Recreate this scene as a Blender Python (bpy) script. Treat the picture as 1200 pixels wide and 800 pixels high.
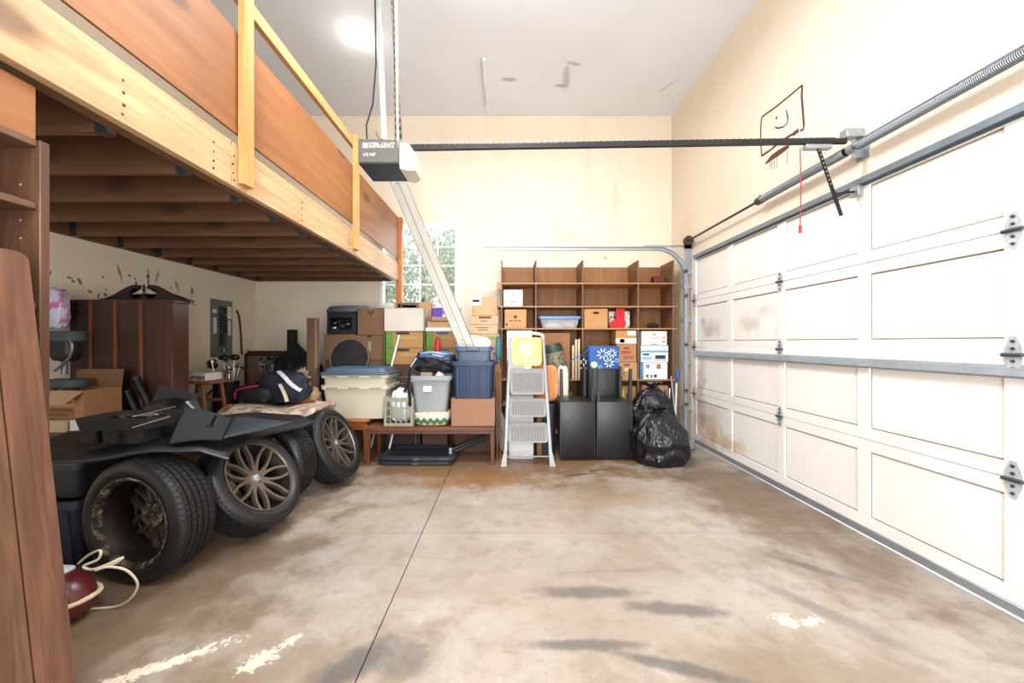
import bpy, bmesh, math, random
from mathutils import Vector, Matrix, noise
for o in list(bpy.data.objects): bpy.data.objects.remove(o)
sc = bpy.context.scene; C = sc.collection
RND = random.Random(7); PI = math.pi
# ---------------------------------------------------------------- camera
F, CX, CY, H = 460.0, 594.0, 401.0, 1.31           # focal length in px (1200x800), vanishing point, eye height
cam = bpy.data.objects.new('camera', bpy.data.cameras.new('camera')); C.objects.link(cam)
cam.location = (0, 0, H); cam.rotation_euler = (PI/2, 0, 0)
cam.data.sensor_width = 36; cam.data.lens = 36*F/1200; cam.data.clip_start = 0.05
cam.data.shift_x = (600-CX)/1200; cam.data.shift_y = (CY-400)/1200
sc.camera = cam
def wx(x, Y): return (x-CX)*Y/F
def wz(y, Y): return H-(y-CY)*Y/F
# ---------------------------------------------------------------- sky, daylight, exposure
w = bpy.data.worlds.new('overcast_sky'); sc.world = w; w.use_nodes = True
bg = w.node_tree.nodes['Background']; bg.inputs[0].default_value = (0.88, 0.94, 1.0, 1); bg.inputs[1].default_value = 1.25
def area(name, loc, rot, sx, sy, e, col=(1, 1, 1)):
    l = bpy.data.lights.new(name, 'AREA'); l.shape = 'RECTANGLE'; l.size = sx; l.size_y = sy; l.energy = e; l.color = col
    o = bpy.data.objects.new(name, l); C.objects.link(o); o.location = loc; o.rotation_euler = rot
    return o
area('bay_fill_light', (0.1, -2.6, 1.7), (PI/2, 0, 0), 3.9, 3.0, 255, (0.95, 0.975, 1.0))  # added fill light behind the camera, set in an invented open bay
area('daylight_window', (-1.3, 5.97, 2.45), (-PI/2, 0, 0), 1.05, 1.15, 16, (0.93, 0.97, 1.0))
sc.view_settings.view_transform = 'Standard'; sc.view_settings.look = 'None'
sc.view_settings.exposure = 0.50; sc.view_settings.gamma = 1; sc.view_settings.use_curve_mapping = False

# ---------------------------------------------------------------- materials
def lin(h):
    h = h.lstrip('#'); v = [int(h[i:i+2], 16)/255 for i in (0, 2, 4)]
    return tuple(c/12.92 if c <= .04045 else ((c+.055)/1.055)**2.4 for c in v)+(1,)
class NT:
    def __init__(s, name):
        s.m = bpy.data.materials.new(name); s.m.use_nodes = True; s.t = s.m.node_tree; s.n = s.t.nodes
        s.b = s.n['Principled BSDF']
    def new(s, typ, **kw):
        n = s.n.new('ShaderNode'+typ)
        for k, v in kw.items():
            if k.startswith('i_'): n.inputs[k[2:].replace('_', ' ')].default_value = v
            else: setattr(n, k, v)
        return n
    def l(s, a, b): s.t.links.new(a, b)
    def coord(s, world=False, loc=(0, 0, 0), rot=(0, 0, 0), scale=(1, 1, 1)):
        src = s.new('NewGeometry').outputs['Position'] if world else s.new('TexCoord').outputs['Object']
        mp = s.new('Mapping'); mp.inputs[1].default_value = loc; mp.inputs[2].default_value = rot; mp.inputs[3].default_value = scale
        s.l(src, mp.inputs[0]); return mp.outputs[0]
    def noise(s, vec, scale=5, detail=4, rough=.55, dist=0):
        n = s.new('TexNoise'); n.inputs['Scale'].default_value = scale; n.inputs['Detail'].default_value = detail
        n.inputs['Roughness'].default_value = rough; n.inputs['Distortion'].default_value = dist
        s.l(vec, n.inputs['Vector']); return n.outputs['Fac']
    def ramp(s, fac, stops):
        r = s.new('ValToRGB'); e = r.color_ramp.elements
        e[0].position, e[0].color = stops[0][0], stops[0][1]; e[1].position, e[1].color = stops[-1][0], stops[-1][1]
        for p, c in stops[1:-1]:
            x = e.new(p); x.color = c
        s.l(fac, r.inputs[0]); return r.outputs[0]
    def rng(s, fac, a, b, c=0., d=1.):
        r = s.new('MapRange'); r.inputs[1].default_value = a; r.inputs[2].default_value = b; r.inputs[3].default_value = c; r.inputs[4].default_value = d
        r.interpolation_type = 'SMOOTHSTEP'; s.l(fac, r.inputs[0]); return r.outputs[0]
    def mix(s, fac, a, b, mode='MIX'):
        m = s.new('Mix', data_type='RGBA', blend_type=mode)
        for i, v in ((0, fac), (6, a), (7, b)):
            if isinstance(v, (int, float, tuple)): m.inputs[i].default_value = v
            else: s.l(v, m.inputs[i])
        return m.outputs[2]
    def math(s, op, a, b=0.):
        m = s.new('Math', operation=op)
        for i, v in ((0, a), (1, b)):
            if isinstance(v, (int, float)): m.inputs[i].default_value = v
            else: s.l(v, m.inputs[i])
        return m.outputs[0]
    def blob(s, c, size, rot=0., soft=.6, axes='XY', rag=.35, nsc=9):
        """mask of a stain centred at c with half sizes, ragged by noise; axes: plane of the surface"""
        p = {'XY': (0, 1), 'XZ': (0, 2), 'YZ': (1, 2)}[axes]; L = [0, 0, 0]; S = [1e4]*3
        L[p[0]], L[p[1]] = c; S[p[0]], S[p[1]] = size
        R = [0, 0, 0]; R[3-p[0]-p[1]] = rot
        mp = s.new('Mapping', vector_type='TEXTURE'); mp.inputs[1].default_value = L; mp.inputs[2].default_value = R; mp.inputs[3].default_value = S
        s.l(s.pos, mp.inputs[0])
        ln = s.new('VectorMath', operation='LENGTH'); s.l(mp.outputs[0], ln.inputs[0])
        if not hasattr(s, '_rn'): s._rn = {}
        if nsc not in s._rn: s._rn[nsc] = s.noise(s.pos, nsc, 5, .65)
        d = s.math('ADD', ln.outputs['Value'], s.math('MULTIPLY', s.math('SUBTRACT', s._rn[nsc], .5), rag*4))
        return s.rng(d, 1.0, 1.0-soft)
    def out(s, col, rough=.6, metal=0., bump=None, bstr=.2, bdist=.01):
        if isinstance(col, tuple): s.b.inputs['Base Color'].default_value = col
        else: s.l(col, s.b.inputs['Base Color'])
        if isinstance(rough, (int, float)): s.b.inputs['Roughness'].default_value = rough
        else: s.l(rough, s.b.inputs['Roughness'])
        s.b.inputs['Metallic'].default_value = metal
        if bump is not None:
            bp = s.new('Bump'); bp.inputs['Strength'].default_value = bstr; bp.inputs['Distance'].default_value = bdist
            s.l(bump, bp.inputs['Height']); s.l(bp.outputs[0], s.b.inputs['Normal'])
        return s.m
def dark(c, k): return (c[0]*k, c[1]*k, c[2]*k, 1)
_mc = {}
def mat(hexc, rough=.6, metal=0., var=.12, scale=9., bump=0., name=None):
    """plain surface with slight procedural colour variation"""
    key = (hexc, rough, metal, var, scale, bump)
    if key in _mc: return _mc[key]
    t = NT(name or 'surface_'+hexc.lstrip('#')); c = lin(hexc); v = t.coord()
    n = t.noise(v, scale, 5, .6)
    col = t.ramp(n, [(.3, dark(c, 1-var)), (.7, dark(c, 1+var*.6))])
    r = t.rng(n, .2, .8, max(rough-.06, .02), min(rough+.06, 1))
    _mc[key] = t.out(col, r, metal, t.noise(v, scale*12, 3) if bump else None, bump)
    return _mc[key]
_wc = {}
def wood(c1, c2, axis=1, rough=.55, knots=0., fine=1., bump=.15, name='wood', world=False):
    key = (c1, c2, axis, rough, knots, fine, world)
    if key in _wc: return _wc[key]
    t = NT(name); s = [14*fine]*3; s[axis] = 1.1*fine
    v = t.coord(world, scale=tuple(s)); n = t.noise(v, 1.6, 6, .62, .6); n2 = t.noise(t.coord(world), 1.3, 2)
    a, b = lin(c1), lin(c2)
    col = t.ramp(n, [(.28, a), (.5, tuple((x+y)/2 for x, y in zip(a, b))), (.72, b)])
    col = t.mix(t.rng(n2, .35, .7, 0, .35), col, dark(a, .8))
    if knots:
        ks = [2.6, 2.6, 2.6]; ks[axis] = 1.25
        vo = t.new('TexVoronoi'); vo.inputs['Scale'].default_value = knots; t.l(t.coord(world, scale=tuple(ks)), vo.inputs['Vector'])
        k = t.rng(vo.outputs['Distance'], .20, .10)
        col = t.mix(t.math('MULTIPLY', k, .75), col, dark(a, .22))
    _wc[key] = t.out(col, rough, 0, n, bump, .004)
    return _wc[key]

# ---------------------------------------------------------------- mesh builder
def I4(): return Matrix.Identity(4)
class MB:
    def __init__(s): s.bm = bmesh.new()
    def _add(s, vs, fs, M=None):
        q = [s.bm.verts.new(M @ Vector(v) if M else v) for v in vs]
        for f in fs:
            try: s.bm.faces.new([q[i] for i in f])
            except ValueError: pass
        return q
    def box(s, x0, x1, y0, y1, z0, z1, bev=0., M=None, seg=1):
        r = bmesh.ops.create_cube(s.bm, size=1); vs = r['verts']
        m = Matrix.Translation(((x0+x1)/2, (y0+y1)/2, (z0+z1)/2)) @ Matrix.Diagonal((abs(x1-x0), abs(y1-y0), abs(z1-z0), 1))
        bmesh.ops.transform(s.bm, matrix=m, verts=vs)
        if bev > 0:
            es = list({e for v in vs for e in v.link_edges})
            r = bmesh.ops.bevel(s.bm, geom=es, offset=min(bev, .45*min(abs(x1-x0), abs(y1-y0), abs(z1-z0))), segments=seg, affect='EDGES', profile=.5)
            vs = list({v for v in r['verts']} | {v for v in vs if v.is_valid})
        if M: bmesh.ops.transform(s.bm, matrix=M, verts=[v for v in vs if v.is_valid])
        return s
    def rings(s, rs, cap=True, closed=False, M=None):
        n = len(rs[0]); vs = [p for r in rs for p in r]; fs = []
        for i in range(len(rs)-(0 if closed else 1)):
            a, b = i*n, ((i+1) % len(rs))*n
            for j in range(n):
                k = (j+1) % n; fs.append((a+j, a+k, b+k, b+j))
        if cap and not closed: fs += [tuple(range(n))[::-1], tuple(range(len(vs)-n, len(vs)))]
        s._add(vs, fs, M); return s
    def tube(s, pts, r, n=8, closed=False, cap=True, M=None, flat=1.):
        pts = [Vector(p) for p in pts]; L = len(pts); rs = r if isinstance(r, (list, tuple)) else [r]*L
        out = []; up = None
        for i, p in enumerate(pts):
            a = pts[(i-1) % L] if (closed or i > 0) else p; b = pts[(i+1) % L] if (closed or i < L-1) else p
            d = (b-a).normalized() if (b-a).length > 1e-9 else Vector((0, 0, 1))
            if up is None: up = Vector((0, 0, 1)) if abs(d.z) < .9 else Vector((1, 0, 0))
            u = d.cross(up).normalized(); v = u.cross(d).normalized(); up = v
            out.append([p+rs[i]*(math.cos(2*PI*k/n)*u+flat*math.sin(2*PI*k/n)*v) for k in range(n)])
        return s.rings(out, cap, closed, M)
    def cyl(s, p0, p1, r0, r1=None, n=16, M=None): return s.tube([p0, p1], [r0, r0 if r1 is None else r1], n, M=M)
    def lathe(s, prof, n=32, M=None, closed=False):
        k = len(prof); vs = []; fs = []
        for j in range(n):
            c, d = math.cos(2*PI*j/n), math.sin(2*PI*j/n)
            vs += [(r*c, r*d, z) for r, z in prof]
        for j in range(n):
            a, b = j*k, ((j+1) % n)*k
            for i in range(k if closed else k-1): fs.append((a+i, b+i, b+(i+1) % k, a+(i+1) % k))
        s._add(vs, fs, M); return s
    def prism(s, poly, h, M=None):
        n = len(poly); vs = [(x, y, 0) for x, y in poly]+[(x, y, h) for x, y in poly]
        fs = [tuple(range(n))[::-1], tuple(range(n, 2*n))]+[(i, (i+1) % n, n+(i+1) % n, n+i) for i in range(n)]
        s._add(vs, fs, M); return s
    def grid(s, fn, nu, nv):
        vs = [fn(i/nu, j/nv) for i in range(nu+1) for j in range(nv+1)]
        s._add(vs, [(i*(nv+1)+j, (i+1)*(nv+1)+j, (i+1)*(nv+1)+j+1, i*(nv+1)+j+1) for i in range(nu) for j in range(nv)]); return s
    def lump(s, c, rad, e=.7, amp=.05, seed=0., nu=28, nv=18, fs=2.5, flat=None, M=None):
        """super-ellipsoid with noise folds; e<1 boxier"""
        c = Vector(c); sp = lambda x: math.copysign(abs(x)**e, x); rs = []
        for i in range(1, nv):
            ph = -PI/2+PI*i/nv; r = []
            for j in range(nu):
                th = 2*PI*j/nu
                d = Vector((sp(math.cos(ph))*sp(math.cos(th)), sp(math.cos(ph))*sp(math.sin(th)), sp(math.sin(ph))))
                k = 1+amp*(noise.noise(d*fs+Vector((seed, seed*1.7, 0)))+.5*noise.noise(d*fs*2.7+Vector((0, seed, 3))))
                p = c+Vector((d.x*rad[0]*k, d.y*rad[1]*k, d.z*rad[2]*k))
                if flat is not None and p.z < flat: p.z = flat
                r.append(p)
            rs.append(r)
        return s.rings(rs, True, M=M)
    def done(s, name, m, parent=None, loc=None, smooth=38, solid=0., sub=0, kind=None):
        me = bpy.data.meshes.new(name); bmesh.ops.recalc_face_normals(s.bm, faces=s.bm.faces); s.bm.to_mesh(me); s.bm.free()
        me.materials.append(m)
        if smooth:
            me.polygons.foreach_set('use_smooth', [True]*len(me.polygons)); me.set_sharp_from_angle(angle=math.radians(smooth))
        o = bpy.data.objects.new(name, me); C.objects.link(o)
        if parent: o.parent = parent
        if loc is not None: o.location = loc
        if solid:
            md = o.modifiers.new('thickness', 'SOLIDIFY'); md.thickness = solid; md.offset = 0
        if sub:
            md = o.modifiers.new('smooth', 'SUBSURF'); md.levels = sub; md.render_levels = sub
        if kind: o['kind'] = kind
        return o
def tag(o, label, cat, group=None):
    o['label'] = label; o['category'] = cat
    if group: o['group'] = group
    return o
def thing(name, label, cat, loc=(0, 0, 0), rotz=0., group=None, quat=None):
    o = bpy.data.objects.new(name, None); C.objects.link(o); o.location = loc; o.empty_display_size = .1
    if quat is not None: o.rotation_mode = 'QUATERNION'; o.rotation_quaternion = quat
    else: o.rotation_euler = (0, 0, rotz)
    return tag(o, label, cat, group)
def bx(name, m, parent, b, bev=.003, M=None, **k): return MB().box(*b, bev, M).done(name, m, parent, **k)
def same(src, parent, loc=(0, 0, 0), rot=None):
    c = src.copy(); C.objects.link(c); c.parent = parent; c.location = loc
    if rot: c.rotation_euler = rot
    return c
def rrect(w, d, r, z, n=4, cx=0., cy=0.):
    out = []
    for (sx, sy, a0) in ((1, 1, 0), (-1, 1, PI/2), (-1, -1, PI), (1, -1, 1.5*PI)):
        for k in range(n+1):
            a = a0+PI/2*k/n; out.append(Vector((cx+sx*(w/2-r)+r*math.cos(a), cy+sy*(d/2-r)+r*math.sin(a), z)))
    return out
def text(s, size, m, parent, M, name='lettering', align='LEFT'):
    cu = bpy.data.curves.new('t', 'FONT'); cu.body = s; cu.size = size; cu.extrude = .0006; cu.align_x = align
    o = bpy.data.objects.new('t', cu); C.objects.link(o); dg = bpy.context.evaluated_depsgraph_get(); dg.update()
    me = bpy.data.meshes.new_from_object(o.evaluated_get(dg)); bpy.data.objects.remove(o); bpy.data.curves.remove(cu)
    me.transform(M); me.materials.clear(); me.materials.append(m)
    q = bpy.data.objects.new(name, me); C.objects.link(q); q.parent = parent; return q
def front(x, y, z): return Matrix.Translation((x, y, z)) @ Matrix.Rotation(PI/2, 4, 'X')   # text facing -Y
def struct(o): o['kind'] = 'structure'; return o
def smooth3(P, n=6):
    P = [Vector(p) for p in P]; out = []
    for i in range(len(P)-1):
        a, b_, c, d = P[max(i-1, 0)], P[i], P[i+1], P[min(i+2, len(P)-1)]
        for k in range(n):
            t = k/n; out.append(.5*((2*b_)+(c-a)*t+(2*a-5*b_+4*c-d)*t*t+(3*b_-a-3*c+d)*t**3))
    return out+[P[-1]]
# ================================================================ the setting
XL, XR, YB, YF, ZC = -3.70, 2.43, 5.79, -2.8, 4.645
# --- concrete floor
def concrete():
    t = NT('stained_concrete'); t.pos = t.coord(True)
    n1 = t.noise(t.pos, 1.1, 6, .6, .3); n2 = t.noise(t.pos, 5.5, 6, .65); n3 = t.noise(t.coord(True, scale=(1, 3, 1)), 2.6, 5, .7, .8); n4 = t.noise(t.pos, 42, 3, .7)
    col = t.ramp(n1, [(.25, lin('#857868')), (.5, lin('#9d9387')), (.75, lin('#aea8a2'))])
    col = t.mix(t.rng(n2, .45, .75, 0, .5), col, lin('#83725e'))
    col = t.mix(t.rng(n3, .55, .75, 0, .45), col, lin('#776049'))
    col = t.mix(t.rng(n4, .60, .74, 0, .4), col, lin('#5f4f3f'))
    n5 = t.noise(t.coord(True, rot=(0, 0, .5), scale=(1, 4, 1)), 9, 6, .75, .5); col = t.mix(t.rng(n5, .56, .74, 0, .45), col, lin('#6b5a48')); col = t.mix(t.rng(t.noise(t.pos, 2.1, 5, .6, .4), .58, .72, 0, .4), col, lin('#c2bcb4'))
    n6 = t.noise(t.pos, 24, 4, .75); col = t.mix(t.rng(n6, .68, .74, 0, .7), col, lin('#46392d')); n7 = t.noise(t.pos, 15, 5, .8, 1.); col = t.mix(t.rng(n7, .60, .72, 0, .4), col, lin('#b9b4ad'))
    def put(col, m, hexc, k=1.): return t.mix(t.math('MULTIPLY', m, k), col, lin(hexc))
    # brown soiling along the junk at the back; darker brown floor under the loft
    col = put(col, t.blob((-.2, 4.55), (2.5, 1.15), 0, .45, rag=.45, nsc=3), '#6f4f2d', .85)
    col = put(col, t.blob((-.4, 3.75), (.9, .35), 0, .8, rag=.7, nsc=4), '#8a6434', .7); col = put(col, t.blob((.75, 3.55), (.5, .3), .2, .9, rag=.7, nsc=4), '#7f6440', .5)
    col = put(col, t.blob((-2.5, 2.2), (1.6, 2.5), 0, .5, rag=.4, nsc=3), '#665035', .75)
    col = put(col, t.blob((-.9, 1.5), (.9, .35), .3, .8, rag=.6, nsc=4), '#6f5c45', .55); col = put(col, t.blob((1.2, 1.5), (1.0, .3), 0, .8, rag=.6, nsc=4), '#76634c', .5)
    col = put(col, t.blob((2.05, 3.4), (.65, 2.0), 0, .7, rag=.5, nsc=3), '#66513b', .75)
    col = put(col, t.blob((.9, 3.25), (.7, .3), .2, .9, rag=.5, nsc=3), '#8a6f4c', .4)
    col = put(col, t.blob((1.28, 2.92), (.16, .09), 0, .9), '#97744c', .5)
    for c, sz, r, k in (((.42, 2.06), (.36, .075), 0, .8), ((.82, 1.93), (.34, .07), -.12, .8), ((.33, 1.70), (.36, .045), 0, .85), ((.70, 1.58), (.36, .05), -.3, .85),
                        ((-.62, 1.60), (.26, .11), .8, .85), ((-.42, 1.62), (.14, .13), 0, .6), ((.62, 2.25), (.5, .02), .05, .25), ((1.75, 2.3), (.34, .05), -.7, .6), ((1.55, 1.9), (.5, .07), -.95, .45),
                        ((.15, 1.42), (.8, .06), 0, .6)):
        col = put(col, t.blob(c, sz, r, .65, rag=.22, nsc=14), '#4c4b4d', k*.85)
    for c, sz, r in (((-1.42, 1.58), (.27, .035), .55), ((-1.36, 1.62), (.2, .02), .75), ((-1.02, 1.62), (.09, .05), .9), ((1.32, 1.85), (.06, .05), 0), ((1.42, 1.84), (.08, .03), .4), ((-.95, 1.72), (.05, .03), 1.)):
        col = put(col, t.blob(c, sz, r, .5, rag=.95, nsc=34), '#ddd3bb', .7)
    for a, b in (((.75, 3.9), (.22, .02)), ((.95, 4.02), (.2, .015))):
        col = put(col, t.blob(a, b, .3, .5, rag=.25, nsc=9), '#2c2017', .9)
    rough = t.rng(n2, .3, .7, .36, .56)
    return t.out(col, rough, 0, n4, .12, .004)
CON = concrete()
fl = struct(MB().box(XL-.15, XR+.15, YF-.1, YB+.15, -.15, -.012).done('floor', mat('#3d362e', .9)))
JX, JY = (XL-.12, -.585, XR+.12), (YF-.1, -.3, 2.70, YB+.12)
for i in range(2):
    for j in range(3):
        MB().box(JX[i]+.003, JX[i+1]-.003, JY[j]+.003, JY[j+1]-.003, -.012, 0, 0).done('slab', CON, fl)
# --- painted plasterboard
def paint(name, base, marks=(), axes='XZ', streak=0.):
    t = NT(name); t.pos = t.coord(True); c = lin(base)
    n = t.noise(t.pos, .9, 4); col = t.ramp(n, [(.3, dark(c, .93)), (.7, c)])
    if streak:
        s = t.noise(t.coord(True, scale=(3, 3, .25)), 1.6, 4, .6)
        col = t.mix(t.rng(s, .52, .75, 0, streak), col, lin('#d3a877'))
    for (cc, sz, rot, hx, k) in marks:
        col = t.mix(t.math('MULTIPLY', t.blob(cc, sz, rot, .7, axes, .4, 24), k), col, lin(hx))
    return t.out(col, .75, 0, t.noise(t.pos, 60, 3), .06, .004)
CREAM = '#eadcc7'
P_back = paint('cream_wall_back', CREAM, [((.9, 2.9), (.5, .06), .3, '#c9a67e', .3), ((1.6, 3.4), (.08, .4), 0, '#cfa878', .3), ((1.45, 2.55), (.05, .04), 0, '#8d7a5f', .5)], 'XZ', .14)
P_right = paint('cream_wall_right', CREAM, [((4.4, 2.9), (.4, .3), 0, '#d8b78d', .15), ((5.3, 2.8), (.3, .4), 0, '#d2ab7c', .2)], 'YZ')
lm = []
for k in range(34):
    y = RND.uniform(2.9, 4.7); lm.append(((y, RND.uniform(1.72, 2.0)), (RND.choice((.012, .02, .03)), RND.choice((.015, .02, .05))), RND.uniform(-.5, .5), '#2f2a26', .8))
lm += [((3.75, 1.98), (.02, .12), .3, '#2f2a26', .7), ((4.05, 1.97), (.018, .14), 0, '#2f2a26', .8), ((4.4, 1.95), (.03, .1), .3, '#3a332c', .6), ((4.15, 2.0), (.02, .1), -.3, '#2f2a26', .6)]
P_left = paint('cream_wall_left', '#e9dcc6', lm, 'YZ')
P_ceil = paint('white_ceiling', '#eaeef5', [((.03, 4.98), (.16, .05), .1, '#8b8b90', .6), ((.75, 4.95), (.07, .3), -.1, '#77777c', .45), ((.72, 5.1), (.12, .05), 0, '#55555a', .5), ((.8, 4.7), (.12, .04), .3, '#66666b', .45), ((2.1, 5.1), (.03, .2), .5, '#a9a9ae', .5)], 'XY')
T = .15
struct(MB().box(XL-T, XR+T, YF-T, YB+T, ZC, ZC+.12).done('ceiling', P_ceil))
WX0, WX1, WZ0, WZ1 = -1.876, -.718, 1.84, 3.06
b = MB()
b.box(XL-T, WX0, YB, YB+T, 0, ZC); b.box(WX1, XR+T, YB, YB+T, 0, ZC); b.box(WX0, WX1, YB, YB+T, 0, WZ0); b.box(WX0, WX1, YB, YB+T, WZ1, ZC)
struct(b.done('wall_back', P_back, smooth=0))
struct(MB().box(XL-T, XL, YF-T, YB, 0, ZC).done('wall_left', P_left, smooth=0))
DY0, DY1, DZ = .27, 5.07, 2.44
b = MB()
b.box(XR, XR+T, YF-T, DY0, 0, ZC); b.box(XR, XR+T, DY1, YB, 0, ZC); b.box(XR, XR+T, DY0, DY1, DZ, ZC)
wall_r = struct(b.done('wall_right', P_right, smooth=0))
b = MB()   # wall behind the photographer with an open bay added to let fill light in
b.box(XL, -1.9, YF-T, YF, 0, ZC); b.box(2.1, XR, YF-T, YF, 0, ZC); b.box(-1.9, 2.1, YF-T, YF, 3.25, ZC)
struct(b.done('wall_front', paint('cream_wall_front', CREAM), smooth=0))
# --- marker doodle on the right wall
def onwall(u, v):   # crop coordinates of the doodle -> point on the wall plane
    px, py = 880+u/6.667, 80+v/6.667; Y = F*XR/(px-CX); return Vector((XR-.002, Y, wz(py, Y)))
INK = mat('#5b2f22', .6, name='brown_marker')
b = MB()
for path, r in (([(85, 382), (120, 355), (200, 298), (290, 225), (402, 132)], .010), ([(402, 132), (398, 220), (408, 350), (415, 440), (412, 475), (385, 490)], .011),
                ([(85, 382), (78, 460), (78, 560), (85, 685)], .009), ([(85, 685), (150, 640), (250, 560), (375, 485)], .012),
                ([(190, 460), (215, 468), (255, 458), (283, 430), (290, 390), (280, 345)], .008), ([(195, 395), (208, 378)], .012), ([(276, 340), (280, 328)], .012), ([(330, 515), (375, 484)], .02)):
    b.tube([onwall(*p) for p in path], r, 6, flat=.2 if False else 1.)
for path in ([(115, 745), (160, 700), (210, 665), (270, 625), (300, 612)],):
    b.tube([onwall(*p) for p in path], [.01, .028, .032, .024, .012], 6)
for u in (150, 165, 185, 205, 285): b.tube([onwall(u, 700-(u-150)*.4), onwall(u, 790-(u-150)*.3)], .003, 4)
# press the strokes flat onto the paint
for v in b.bm.verts: v.co.x = XR-.0015+(v.co.x-(XR-.002))*.05
b.done('marker_drawing', INK, wall_r)
# --- window
VINYL = mat('#f2f2f0', .45, name='white_vinyl')
def glass():
    t = NT('window_glass'); t.n.remove(t.b); g = t.new('BsdfGlossy'); g.inputs['Roughness'].default_value = .03; tr = t.new('BsdfTransparent'); tr.inputs[0].default_value = (.96, .98, .97, 1)
    fr = t.new('Fresnel'); fr.inputs[0].default_value = 1.45; mx = t.new('MixShader'); t.l(fr.outputs[0], mx.inputs[0]); t.l(tr.outputs[0], mx.inputs[1]); t.l(g.outputs[0], mx.inputs[2])
    t.l(mx.outputs[0], t.n['Material Output'].inputs[0]); return t.m
GLASS = glass()
win = bpy.data.objects.new('window_1', None); C.objects.link(win); struct(win); win.location = ((WX0+WX1)/2, YB, WZ0)
ww, wh = WX1-WX0, WZ1-WZ0
for nm, q in (('window_frame', (-ww/2, -ww/2+.05)), ('window_frame', (ww/2-.05, ww/2))): bx(nm, VINYL, win, (q[0], q[1], -.015, .09, 0, wh), .006)
for z0, z1 in ((0, .05), (wh-.05, wh)): bx('window_frame', VINYL, win, (-ww/2+.05, ww/2-.05, -.015, .09, z0, z1), .006)
bx('window_sill', VINYL, win, (-ww/2-.05, ww/2+.05, -.06, .0, -.035, .0), .006)
iw, ih = ww-.1, wh-.1
for k in (1, 2, 3):
    x = -iw/2+iw*k/4; bx('muntin', VINYL, win, (x-.008, x+.008, .035, .055, .05, wh-.05), .003)
    z = .05+ih*k/4; bx('muntin', VINYL, win, (-iw/2, iw/2, .034, .056, z-.008, z+.008), .003)
for i in range(4):
    for j in range(4):
        bx('pane', GLASS, win, (-iw/2+iw*i/4+.008, -iw/2+iw*(i+1)/4-.008, .043, .047, .05+ih*j/4+.008, .05+ih*(j+1)/4-.008), 0)
# --- ground and trees outside the window
struct(MB().box(-14, 14, YB+.3, 30, -.3, -.1).done('ground_outside', mat('#8f9a70', .9, scale=2)))
LEAF = mat('#d3dac8', .7, var=.15, scale=3, name='pale_leaves')
def tree(label, x, y, h, r, seed):
    t = thing('tree', label, 'tree', (x, y, -.1), group='trees outside the window'); rn = random.Random(seed)
    MB().tube([(0, 0, 0), (.05, 0, h*.35), (-.03, .05, h*.8)], [.13, .1, .03], 8).done('trunk', mat('#6b5a48', .9), t)
    b = MB()
    for k in range(2600):
        d = Vector((rn.gauss(0, 1), rn.gauss(0, 1), rn.gauss(0, 1))).normalized()*r*rn.random()**.4
        c = Vector((d.x, d.y, h*.66+d.z*1.25)); u = Vector((rn.gauss(0, 1), rn.gauss(0, 1), rn.gauss(0, 1))).normalized(); v = u.orthogonal().normalized(); s = rn.uniform(.04, .085)
        b._add([c-u*s, c+v*s*.5, c+u*s, c-v*s*.5], [(0, 1, 2, 3)])
    b.done('foliage', LEAF, t, smooth=0, kind='stuff')
tree('leafy tree outside, nearer the right edge of the window', -1.15, 9.2, 4.4, 0.9, 3)
tree('leafy tree outside, behind the left half of the window', -3.1, 9.8, 4.6, 0.95, 4)
tree('tall pale tree farthest beyond the window', -3.0, 14.0, 6.5, 2.0, 5)

# ================================================================ sectional garage door
def doorpaint():
    t = NT('white_door_paint'); t.pos = t.coord(True); c = lin('#efece6')
    col = t.ramp(t.noise(t.pos, 1.5, 5), [(.3, dark(c, .95)), (.7, c)])
    n = t.noise(t.pos, 30, 4, .7); col = t.mix(t.rng(n, .66, .8, 0, .3), col, lin('#b8a888'))
    for cc, sz, hx, k in (((4.75, .25), (.55, .5), '#a9824f', .6), ((4.95, .55), (.2, .6), '#7c6341', .55), ((4.35, .2), (.5, .14), '#b98f55', .6), ((4.7, 1.45), (.3, .16), '#8d7c64', .5), ((3.95, 1.5), (.22, .14), '#97917f', .4), ((3.7, 1.62), (.18, .1), '#97917f', .3), ((4.9, 1.0), (.14, .5), '#b59b6f', .4), ((4.85, 1.55), (.1, .1), '#6f6048', .5)):
        col = t.mix(t.math('MULTIPLY', t.blob(cc, sz, 0, .95, 'YZ', .4, 7), k), col, lin(hx))
    return t.out(col, .5, 0, t.noise(t.pos, 80, 3), .05, .003)
DP = doorpaint(); GALV = mat('#a3abb1', .38, .65, .1, 14, name='galvanised_steel'); DSTEEL = mat('#5a5f62', .4, .8, .15, 10, name='dark_steel')
GAP_SHADE = mat('#a8957a', .8, name='gap_shade_tan')  # tan colour paints in the shade of the gaps around the door panels
door = struct(bpy.data.objects.new('door_1', None)); C.objects.link(door); door.location = (XR, (DY0+DY1)/2, 0)
DW = DY1-DY0; SH = (DZ-.06)/4; CW = DW/6
for s in range(4):
    z0 = .06+SH*s+.002; z1 = .06+SH*(s+1)-.002; b = MB()
    for za, zb in ((z0, z0+.075), (z1-.075, z1)): b.box(-.008, .012, -DW/2, DW/2, za, zb, .003)
    for k in range(7):
        y = -DW/2+CW*k; b.box(-.008, .012, max(y-.045, -DW/2), min(y+.045, DW/2), z0+.075, z1-.075, .003)
    sec = b.done('section', DP, door, smooth=0); bx('backing_skin', GAP_SHADE, sec, (.012, .05, -DW/2, DW/2, z0, z1), 0)
    for k in range(6):
        y0 = -DW/2+CW*k+.052; bx('panel', DP, sec, (.004, .012, y0, y0+CW-.104, z0+.083, z1-.083), .004, smooth=0)
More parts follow.
